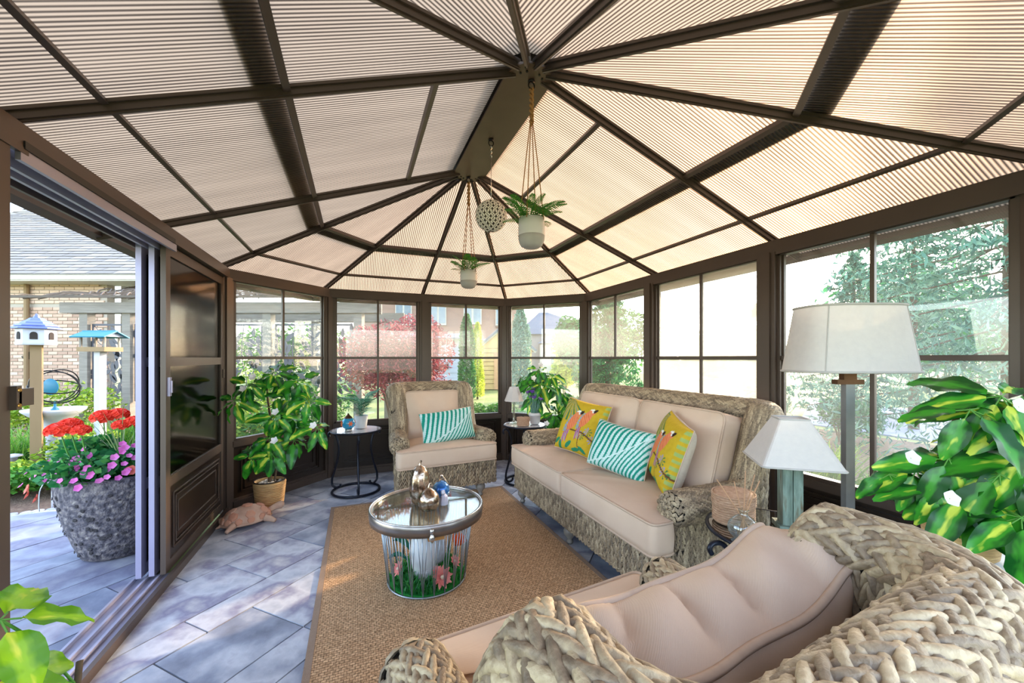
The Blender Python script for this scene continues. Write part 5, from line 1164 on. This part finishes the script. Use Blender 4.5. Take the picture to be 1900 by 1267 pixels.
def tuft(label, base, n, r, h0, h1, wd, mat='gblade', group='grass tufts'):
    t = thing('grass_clump', label, 'grass clump', base, 0, group); V, F = blades(n, r, h0, h1, wd, 1.0); inst('blades', np_mesh('blades', V, F, M[mat], False), t); return t
tuft('arching green grass clump at the far left of the doorway view', pz(30, 4.7), 700, .28, .3, .62, .012); tuft('green grass clump behind the geraniums near the bird feeder post', pz(235, 5.2), 800, .35, .3, .7, .012); tuft('green grass clump between bird bath and bird feeder', pz(165, 5.0), 500, .25, .25, .5, .012)
shrub('yellow_leaf_shrub', 'airy yellow green shrub around the white bird bath', pz(140, 4.4), (.45, .4, .38), 1300, .055, 'f_lime', 'garden shrubs'); shrub('yellow_leaf_shrub', 'yellow green shrub at the foot of the brick house', pz(60, 6.5), (.8, .5, .42), 1500, .08, 'f_lime', 'garden shrubs'); shrub('yellow_leaf_shrub', 'bright shrub under the pergola end post', pz(140, 6.2), (.55, .4, .55), 1400, .07, 'f_lime', 'garden shrubs')
# birdhouse
M['blueroof'] = pm('blue_painted_roof', ['#4a58a0', '#5f70b8'], 8, 2, .5); M['whitep'] = pm('white_paint', ['#a9abb6', '#bdbec8'], 6, 2, .6); M['tealr'] = pm('teal_painted_roof', ['#176a86', '#267f9c'], 8, 2, .5); M['tanwood'] = pm('tan_timber', ['#7c6346', '#97805e'], 6, 4, .8, stretch=(1, 1, .2)); M['dark'] = pm('dark_opening', ['#2a221e'], rough=.9)
q = pz(68, 4.3); bh = thing('birdhouse', 'white hexagonal birdhouse with a tiered blue roof on a timber post', 'birdhouse', q, R(20))
zb = 1.50
MB().box((0, 0, zb / 2), (.085, .085, zb)).build('post', M['tanwood'], bh); MB().lathe([(.15, zb), (.155, zb + .02), (.15, zb + .02), (.15, zb + .17), (.14, zb + .18)], 6).build('house_body', M['whitep'], bh); 
rfb = MB()
for k, (r_, z_) in enumerate(((.205, .175), (.165, .205), (.12, .235), (.075, .262), (.03, .285))): rfb.lathe([(r_, zb + z_), (r_ * .98, zb + z_ + .012), (r_ * .66, zb + z_ + .034)], 6)
rfb.lathe([(.012, zb + .3), (.012, zb + .335), (.0, zb + .345)], 8, capt=False); rfb.build('tiered_roof', M['blueroof'], bh)
for k in range(6):
    a = R(60 * k + 30); c = (.131 * math.cos(a), .131 * math.sin(a)); ar_ = [(-.028, 0), (.028, 0), (.028, .05)] + [(.028 * math.cos(t_), .05 + .03 * math.sin(t_)) for t_ in np.linspace(0, PI, 7)] + [(-.028, .05)]
    MB().prism(ar_, 0, .006).build('arched_opening', M['dark'], bh, loc=(c[0], c[1], zb + .06), rot=(R(90), 0, a + R(90)))
q = pz(186, 4.4); bf_ = thing('bird_feeder', 'open bird feeder tray with a teal gable roof on a white post', 'bird feeder', q, R(-25)); zb = 1.44; bf_.scale = (.82, .82, 1.0)
MB().box((0, 0, zb / 2), (.085, .085, zb)).build('post', M['whitep'], bf_); MB().box((0, 0, zb + .015), (.40, .24, .05)).build('tray', M['tanwood'], bf_)
for x in (-.17, .17):
    for y in (-.09, .09): MB().box((x, y, zb + .095), (.02, .02, .12)).build('corner_post', M['gwood'], bf_)
for sg in (-1, 1): b = MB(); b.beam((-.25, sg * .075, zb + .185), (.25, sg * .075, zb + .185), .19, .012, up=(0, sg * .42, 1)); b.build('roof_board', M['tealr'], bf_)
MB().prism([(-.13, 0), (.13, 0), (0, .055)], -.004, .004).build('gable', M['whitep'], bf_, loc=(.20, 0, zb + .155), rot=(R(90), 0, R(90)))
q = pz(102, 4.55); bb_ = thing('bird_bath', 'white pedestal bird bath in the flower bed', 'bird bath', q)
MB().lathe([(.16, 0), (.165, .05), (.11, .10), (.075, .22), (.07, .40), (.085, .55), (.10, .62), (.20, .70), (.255, .75), (.26, .775), (.235, .775), (.15, .735), (0, .73)], 32, capt=False).build('pedestal_bowl', M['whitep'], bb_, True)
ar = thing('wire_globe', 'open wire globe with a turquoise disc standing in the bird bath', 'garden ornament', (q[0], q[1], q[2] + .735))
MB().lathe([(.03, 0), (.035, .03), (.012, .06), (.010, .12)], 12).build('foot', M['tealr'], ar, True)
for k, (rx, ry, rz) in enumerate(((90, 0, 0), (75, 40, 10), (20, 10, 0), (100, -50, 30))): b = MB(); b.tube(ring(.215, 40), .007, 6, closed=True); b.build('hoop', M['bolt'], ar, True, loc=(0, 0, .29), rot=(R(rx), R(ry), R(rz)), sc=(1, .8, 1))
MB().lathe([(.09, -.006), (.095, 0), (.09, .006)], 24).build('disc', M['tealr'], ar, True, loc=(-.04, 0, .29), rot=(R(90), 0, R(-20)))
for x, L_, zz in ((98, 3.55, 0), (24, 4.3, 0)):
    t = thing('solar_light', 'small white solar path light %s' % ('beside the planter' if x > 50 else 'at the far left of the garden bed'), 'garden light', pz(x, L_), group='solar path lights'); MB().tube([(0, 0, 0), (0, 0, .26)], .01, 7).build('stake', M['whitep'], t); MB().lathe([(.03, .22), (.035, .27), (.075, .28), (.07, .295), (.02, .31)], 14).build('lamp_head', M['whitep'], t, True)

# ------------------------------------------------------------------ pergola with leaf screens
pg = thing('pergola', 'weathered timber pergola with a wavy lattice top behind the garden bed', 'pergola', cw(0, 7.15, -.05), -YAW)
XP = [-7.72, -6.95, -4.42, -2.78]
for x in XP:
    MB().box((x, 0, 1.1), (.145, .145, 2.2)).build('post', M['gwood'], pg); MB().box((x, 1.7, 1.1), (.145, .145, 2.2)).build('post', M['gwood'], pg)
for y in (0, 1.7): MB().box((-5.25, y - .09, 2.25), (5.7, .05, .19)).build('beam', M['gwood'], pg); MB().box((-5.25, y + .09, 2.25), (5.7, .05, .19)).build('beam', M['gwood'], pg)
M['strip'] = pm('dark_lattice_strip', ['#4a4038', '#665a4e'], 8, 3, .8)
for k in range(27):
    for sg in (-1, 1):
        x0 = -8.5 + k * .26; P = [(min(-2.2, max(-8.7, x0 + sg * (f - .5) * 2.0)), -.35 + 2.5 * f, 2.40 + .035 * math.sin(f * 22 + k) + .62 * f) for f in np.linspace(0, 1, 13)]
        MB().tube(P, .013, 4).build('lattice_strip', M['strip'], pg, True)
for y, z in ((-.35, 2.41), (2.15, 3.02)): MB().box((-5.45, y, z), (6.6, .03, .04)).build('lattice_rail', M['strip'], pg)
M['laser'] = pm('dark_metal_screen', ['#3f3f46', '#55545c'], 10, 2, .5, .4)
lm_ = MB().prism([(0, 0), (.022, .025), (.030, .06), (.024, .10), (.008, .14), (0, .15), (-.010, .135), (-.024, .10), (-.030, .06), (-.020, .022)], -.003, .003).mesh('leaf_plate', M['laser'])
def screen(label, x0, x1, z0=.58, z1=1.95):
    t = thing('leaf_screen', label, 'garden screen', cw(0, 7.15, -.05), -YAW, group='leaf pattern metal screens'); w_ = x1 - x0; xm = (x0 + x1) / 2
    for c, d in (((xm, 0, z1), (w_, .03, .035)), ((xm, 0, z0), (w_, .03, .035)), ((x0 + .016, 0, (z0 + z1) / 2), (.032, .03, z1 - z0)), ((x1 - .016, 0, (z0 + z1) / 2), (.032, .03, z1 - z0))): MB().box(c, d).build('frame_bar', M['laser'], t)
    rn = random.Random(int(abs(x0) * 100)); ns = max(1, int(w_ / .55))
    for s_ in range(ns):
        bx = x0 + w_ * (s_ + .5) / ns; b = MB(); b.tube(bez([(bx, 0, z0), (bx + .05, 0, z0 + .4), (bx - .04, 0, z0 + .8), (bx, 0, z1)], 5), .008, 5)
        for k in range(12):
            zz = z0 + .06 + k * (z1 - z0 - .14) / 12; sg = -1 if k % 2 else 1; ex, ez = bx + sg * w_ / ns * .48, zz + rn.uniform(.08, .2); b.tube(bez([(bx, 0, zz), ((bx + ex) / 2, 0, zz + .03), (ex, 0, ez)], 3), .006, 4)
            for j in range(4):
                f = .25 + .25 * j; px_, pz_ = bx + (ex - bx) * f, zz + (ez - zz) * f; s2 = rn.uniform(1.0, 1.55); an = (0 if j % 2 else PI) + rn.uniform(-.7, .7) - sg * .5
                if z0 + .06 < pz_ < z1 - .16: inst('leaf_plate', lm_, t, (px_, 0, pz_), (R(90), an, 0), (s2, s2, 1))
        b.build('branch', M['laser'], t)
    return t
screen('dark leaf pattern screen at the left end of the pergola', -7.62, -7.05); screen('dark leaf pattern screen at the pergola, left of the middle post', -5.95, -4.52); screen('dark leaf pattern screen at the pergola, right of the middle post', -4.30, -2.90); screen('dark leaf pattern screen on the pergola between doorway and door leaf', -6.85, -6.05)
for k, (px, Z, rad, mt, nm) in enumerate(((440, 5.6, (.55, .45, .42), 'f_lime', 'pale yellow green shrub low outside the left corner window'), (530, 5.4, (.6, .45, .40), 'f_green', 'mid green shrub behind the tall umbrella plant'), (480, 6.6, (.7, .4, .62), 'f_lime', 'taller lime shrub against the middle pergola post'), (585, 6.5, (.6, .4, .55), 'f_green', 'green shrub by the right leaf screen'), (405, 5.0, (.4, .4, .35), 'f_lime', 'small lime shrub beyond the stacked doors'))):
    shrub('garden_shrub', nm, pz(px, Z), rad, 1500, .07, mt, 'garden shrubs')

# ------------------------------------------------------------------ house on the left
M['brick'] = pm('pink_buff_brick', ['#947868', '#bc9c88', '#d4bca8'], 5, 3, .9, objrand=.7, bump=.3); M['mortar'] = pm('mortar', ['#a0968a', '#b0a699'], 30, 2, .95); M['shingle'] = pm('grey_shingle', ['#807870', '#968c83', '#aca298'], 30, 3, .9, island=.7); M['soffit'] = pm('white_soffit', ['#bdb9b1', '#ccc8c0'], 4, 2, .6); M['siding'] = pm('pale_siding', ['#b0aeab', '#bebbb7'], 3, 2, .7)
hs_ = thing('brick_house', 'buff brick bungalow with a big grey shingle roof beyond the patio', 'house', cw(0, 9.0, -.06), -YAW)
MB().box((-11.6, .12, 1.6), (4.6, .18, 3.2)).build('wall', M['mortar'], hs_); bm = MB().box((0, 0, 0), (.215, .03, .062)).mesh('brick', M['brick']); nb = 0
for j in range(36):
    z = .30 + j * .078
    for i in range(12):
        x = -12.0 + i * .228 + (.114 if j % 2 else 0)
        if x < -9.35 and nb < 300 and z > .55: inst('brick', bm, hs_, (x, .018, z)); nb += 1
b = MB()
for j in range(40):
    z = .066 + j * .078
    for i in range(24):
        x = -13.9 + i * .228 + (.114 if j % 2 else 0)
        if x < -12.15 or (z < .55 and x < -9.4) or z > 2.62: 
            if x < -9.35: b.box((x, .018, z), (.215, .03, .062))
o = b.build('bricks', M['brick'], hs_); o['kind'] = 'stuff'
MB().box((-8.35, .6, 1.6), (2.3, .1, 3.2)).build('wall', M['siding'], hs_)
for x in (-9.1, -7.9):
    wf_ = MB().box((x, .53, 2.05), (.72, .06, .66)).build('window', M['soffit'], hs_)
    for k in range(7): MB().box((x, .49, 1.80 + k * .082), (.58, .02, .05)).build('louvre', M['dark'] if k % 2 else M['siding'], wf_)
MB().box((-10.6, -.45, 3.12), (7.2, .06, .12)).build('gutter', M['soffit'], hs_); MB().box((-10.6, -.12, 3.05), (7.2, .66, .03)).build('soffit', M['soffit'], hs_); MB().tube([(-11.05, -.05, .1), (-11.05, -.05, 3.05)], .045, 8).build('downspout', M['tanwood'], hs_)
# shingle courses on the roof slope: stepped strips with staggered tabs
b = MB(); ex0, ex1, ez, ey, rz_, ry = -15.6, -6.9, 3.16, -.5, 7.6, 5.6; nc_ = 46
for j in range(nc_):
    f0, f1 = j / nc_, (j + 1.15) / nc_; xl, xr = ex0, ex1 - 3.2 * f0; n = int((xr - xl) / .55)
    for i in range(n):
        u0, u1 = xl + (xr - xl) * i / n, xl + (xr - xl) * (i + .97) / n; o_ = .27 * (j % 2)
        b.add([(u0 + o_, ey + (ry - ey) * f0, ez + (rz_ - ez) * f0 + .03), (u1 + o_, ey + (ry - ey) * f0, ez + (rz_ - ez) * f0 + .03), (u1 + o_, ey + (ry - ey) * f1, ez + (rz_ - ez) * f1 + .012), (u0 + o_, ey + (ry - ey) * f1, ez + (rz_ - ez) * f1 + .012)], [(0, 1, 2, 3)])
o = b.build('shingles', M['shingle'], hs_); o['kind'] = 'stuff'
b = MB(); b.add([(ex0, ey, ez), (ex1, ey, ez), (ex1 - 3.2, ry, rz_), (ex0, ry, rz_), (ex1 + .6, ry, ez)], [(0, 1, 2, 3), (1, 4, 2)]); b.build('roof_deck', M['shingle'], hs_)
t = thing('hummingbird_plaque', 'small dark metal bird ornament on the brick wall', 'wall ornament', tuple(hs_.matrix_basis @ Vector((-11.0, 0, 1.25))) if False else tuple(cw(-11.05, 8.97, 1.28)), -YAW)
MB().prism([(-.14, .06), (-.02, .05), (.05, .16), (.08, .15), (.05, .03), (.16, .06), (.02, -.02), (.03, -.22), (-.03, -.22), (-.05, -.02), (-.10, .0)], -.01, .01).build('bird_silhouette', M['bolt'], t, rot=(R(90), 0, 0))
# ------------------------------------------------------------------ red maple, cypresses, neighbours
q = pz(735, 5.95); mp_ = shrub('japanese_maple', 'dark red weeping maple outside the far left windows', q, (.95, .82, 1.0), 13000, .075, 'f_red', None, 'tree', .28, 6, 14, .5, cz=1.36)
shrub('round_shrub', 'fresh bright green shrub just outside the window right of the far armchair', pz(905, 5.9), (.52, .45, .44), 5200, .06, 'f_green', 'garden shrubs', cz=.48); shrub('round_shrub', 'soft green shrub outside the window behind the small white lamp', pz(965, 6.3), (.45, .4, .3), 2600, .06, 'f_cedar', 'garden shrubs')
column('columnar_cypress', 'slim green columnar cypress seen right of the far armchair', pz(866, 12.5), 2.75, .33, 'f_ever', 7000, .09, 'cypresses'); column('columnar_cypress', 'tall pale blue green cypress behind the small white lamp', pz(966, 11.0), 2.75, .38, 'f_pale', 7000, .09, 'cypresses')
column('columnar_cypress', 'sunlit yellow edged cypress beside the yellow shed', pz(886, 13.2), 2.55, .26, 'f_yel', 4000, .09, 'cypresses')
shrub('sunlit_tree', 'sunny yellow green young tree on the far lawn', pz(1048, 14.0), (.9, .9, 1.1), 5000, .16, 'f_yel', 'far trees', 'tree', cz=1.3); shrub('far_tree', 'blue green tree at the right of the far lawn', pz(1080, 11.0), (.8, .8, 1.3), 4500, .15, 'f_cedar', 'far trees', 'tree', cz=1.5)
M['pbrick'] = pm('rosy_brick', ['#8f7266', '#a98b7e'], 30, 2, .9); M['ysid'] = pm('orange_lit_yellow_siding', ['#e0b878', '#f0cc90'], 4, 2, .8); M['gsid'] = pm('blue_grey_siding', ['#b0b4c4', '#c6c9d6'], 4, 2, .8); M['winp'] = pm('far_window_glass', ['#6a7a88', '#93a3ae'], 3, 2, .15); M['groof'] = pm('grey_roof', ['#6a6d78', '#83868f'], 12, 3, .9)  # shed siding: yellow with the orange light on its wall mixed in
nh = thing('brick_house', 'tall rosy brick neighbour house behind the red maple', 'house', cw(0, 24.0, -.06), -YAW)
MB().box((-4.2, 2.5, 3.2), (9.6, 5, 6.4)).build('wall', M['pbrick'], nh)
for x, z, w2, h2 in ((-4.5, 4.1, 1.0, 1.5), (-2.4, 4.1, 1.1, 1.4), (-.6, 4.0, .8, 1.4), (-6.6, 4.1, 1.0, 1.5)):
    wf_ = MB().box((x, -.04, z), (w2, .1, h2)).build('window', M['soffit'], nh)
    for sx_ in (-.25, .25): MB().box((x + sx_ * w2, -.10, z), (w2 * .38, .03, h2 * .85)).build('pane', M['winp'], wf_)
MB().box((-4.2, -.12, 2.45), (9.6, .3, .12)).build('band', M['soffit'], nh); b = MB(); b.add([(-9.4, -.6, 6.4), (1, -.6, 6.4), (1, 5.6, 6.4), (-9.4, 5.6, 6.4), (-6, 2.5, 9), (-2.5, 2.5, 9)], [(0, 1, 5, 4), (1, 2, 5), (2, 3, 4, 5), (3, 0, 4)]); b.build('roof', M['groof'], nh)
gs = thing('garden_annex', 'low pale grey clapboard annex behind the far armchair', 'shed', cw(0, 15.5, -.06), -YAW)
for k in range(11): b = MB(); b.box((-3.0, .02 * (k % 2), .10 + k * .19), (2.6, .08, .185)); b.build('clapboard', M['gsid'], gs)
MB().box((-3.0, .9, 1.05), (2.6, 1.6, 2.1)).build('body', M['gsid'], gs); b = MB(); b.beam((-4.4, -.2, 2.2), (-1.65, -.2, 2.2), .5, .06, up=(0, -.4, 1)); b.build('roof_edge', M['groof'], gs); MB().box((-2.75, -.1, 1.02), (.5, .12, .16)).build('mailbox', M['dark'], gs)
sh_ = thing('yellow_shed', 'sunlit yellow gabled shed beyond the window right of the far armchair', 'shed', cw(0, 17.0, -.06), -YAW)
pr_ = MB().prism([(-1.45, 0), (.85, 0), (.85, 1.75), (-.30, 2.75), (-1.45, 1.75)], 0, 2.4); pr_.build('body', M['ysid'], sh_, rot=(R(90), 0, 0), loc=(0, 2.4, 0))
for k in range(9): MB().box((-.3, -.012, .25 + k * .19), (2.28, .02, .012)).build('board_joint', M['tanwood'], sh_)
for sg in (-1, 1): b = MB(); b.beam((-.30, 1.1, 2.82), (-.30 + sg * 1.35, 1.1, 1.66), 2.7, .07, up=(0, 0, 1)); b.build('roof_slope', M['groof'], sh_); b = MB(); b.beam((-.30, -.1, 2.80), (-.30 + sg * 1.35, -.1, 1.62), .06, .14); b.build('fascia', M['soffit'], sh_)
MB().box((-.35, -.03, .8), (.85, .05, 1.6)).build('door', pm('orange_lit_door', ['#d8a070', '#e6b488'], 3, 2, .7), sh_)  # door colour holds the orange light that falls on the gable wall
fh = thing('grey_roof_house', 'pale distant house with grey hip roofs beyond the lawn', 'house', cw(0, 32.0, -.06), -YAW)
MB().box((4.2, 3, 1.7), (7, 5, 3.4)).build('wall', M['siding'], fh); b = MB(); b.add([(.3, 0, 3.3), (8.2, 0, 3.3), (8.2, 6, 3.3), (.3, 6, 3.3), (2.4, 3, 5.4), (3.2, 3, 5.4)], [(0, 1, 5, 4), (1, 2, 5), (2, 3, 4, 5), (3, 0, 4)]); b.build('roof', M['groof'], fh); b = MB(); b.add([(2.0, -1.2, 2.5), (6.4, -1.2, 2.5), (6.0, 1, 2.6), (2.4, 1, 2.6), (4.2, .2, 3.9)], [(0, 1, 4), (1, 2, 4), (2, 3, 4), (3, 0, 4)]); b.build('porch_roof', M['groof'], fh); MB().box((4.2, -.9, 1.2), (4, .3, 2.4)).build('porch_wall', M['soffit'], fh)
for x in (3.4, 5.2): w3 = MB().box((x, -1.08, 1.3), (.6, .08, 1.3)).build('window', M['winp'], fh)
# ------------------------------------------------------------------ right side: cedars, spruces, mulch, drive
mb_ = MB().prism([(2.0, -6), (8.2, -6), (7.4, 3.6), (4.0, 5.4), (2.0, 3.0)], -.09, -.06).build('garden_bed', M['mulch']); tag(mb_, 'bark mulch bed under the spruces on the right', 'garden bed', kind='structure')
dv_ = MB().prism([(8.4, -14), (14, -14), (13, 6), (8.0, 3.2)], -.09, -.07).build('driveway', M['asphalt']); tag(dv_, 'blue grey shaded driveway beyond the spruces', 'driveway', kind='structure')
conifer('cedar_tree', 'dense green cedar outside the window at the far end of the loveseat', pz(1128, 6.3), 2.75, .78, 'f_cedar', 9000, .12, 'conifers', z0=.05)
conifer('spruce_tree', 'big blue green spruce filling the right of the large window', pz(1880, 4.3), 6.5, 2.5, 'f_spruce', 26000, .12, 'conifers', z0=.55, tiers=20); conifer('spruce_tree', 'smaller spruce in the middle of the large window', pz(1585, 9.5), 3.9, 1.35, 'f_spruce', 10000, .14, 'conifers', z0=.3); conifer('spruce_tree', 'young spruce showing through the fogged window', pz(1405, 8.5), 2.5, .75, 'f_spruce', 5000, .12, 'conifers', z0=.2)
conifer('spruce_tree', 'spruce with bare lower trunk behind the white floor lamp', pz(1695, 7.6), 4.9, 1.3, 'f_spruce', 9000, .12, 'conifers', z0=1.5)
tuft('bright yellow green daylily clump outside the window behind the table lamp', pz(1505, 3.4), 420, .22, .35, .75, .022, 'f_lime'); tuft('pale green iris clump outside by the right window mullion', pz(1650, 3.0), 260, .18, .25, .5, .02, 'f_green')
shrub('round_shrub', 'dark green mounded shrub under the spruces outside the large window', pz(1560, 6.4), (.5, .5, .42), 2500, .07, 'f_cedar', 'garden shrubs')
for px, Z, nm in ((1640, 2.7, 'by the right window mullion'), (1475, 4.2, 'outside the window left of the floor lamp')):
    t = thing('solar_light', 'round topped solar path light %s' % nm, 'garden light', pz(px, Z), group='solar path lights'); MB().tube([(0, 0, 0), (0, 0, .36)], .012, 7).build('stake', M['bolt'], t); MB().lathe([(.03, .32), (.04, .37), (.10, .38), (.09, .40), (.02, .42)], 16).build('lamp_head', M['whitep'], t, True)
# distant hedge line closing the horizon
for k, (px, Z, w2, h2, mt, nm) in enumerate(((560, 30, 7, 2.2, 'f_green', 'distant hedge beyond the pergola'), (1150, 34, 6, 3.2, 'f_ever', 'distant hedge beyond the cedar'), (1330, 26, 6, 1.6, 'f_cedar', 'distant hedge showing faintly through the fogged window'), (1750, 18, 9, 3.0, 'f_cedar', 'distant tree line behind the spruces'))):
    shrub('distant_hedge', nm, pz(px, Z), (w2, 1.2, h2), 5000, .35, mt, 'distant hedges', 'hedge', lumps=22)
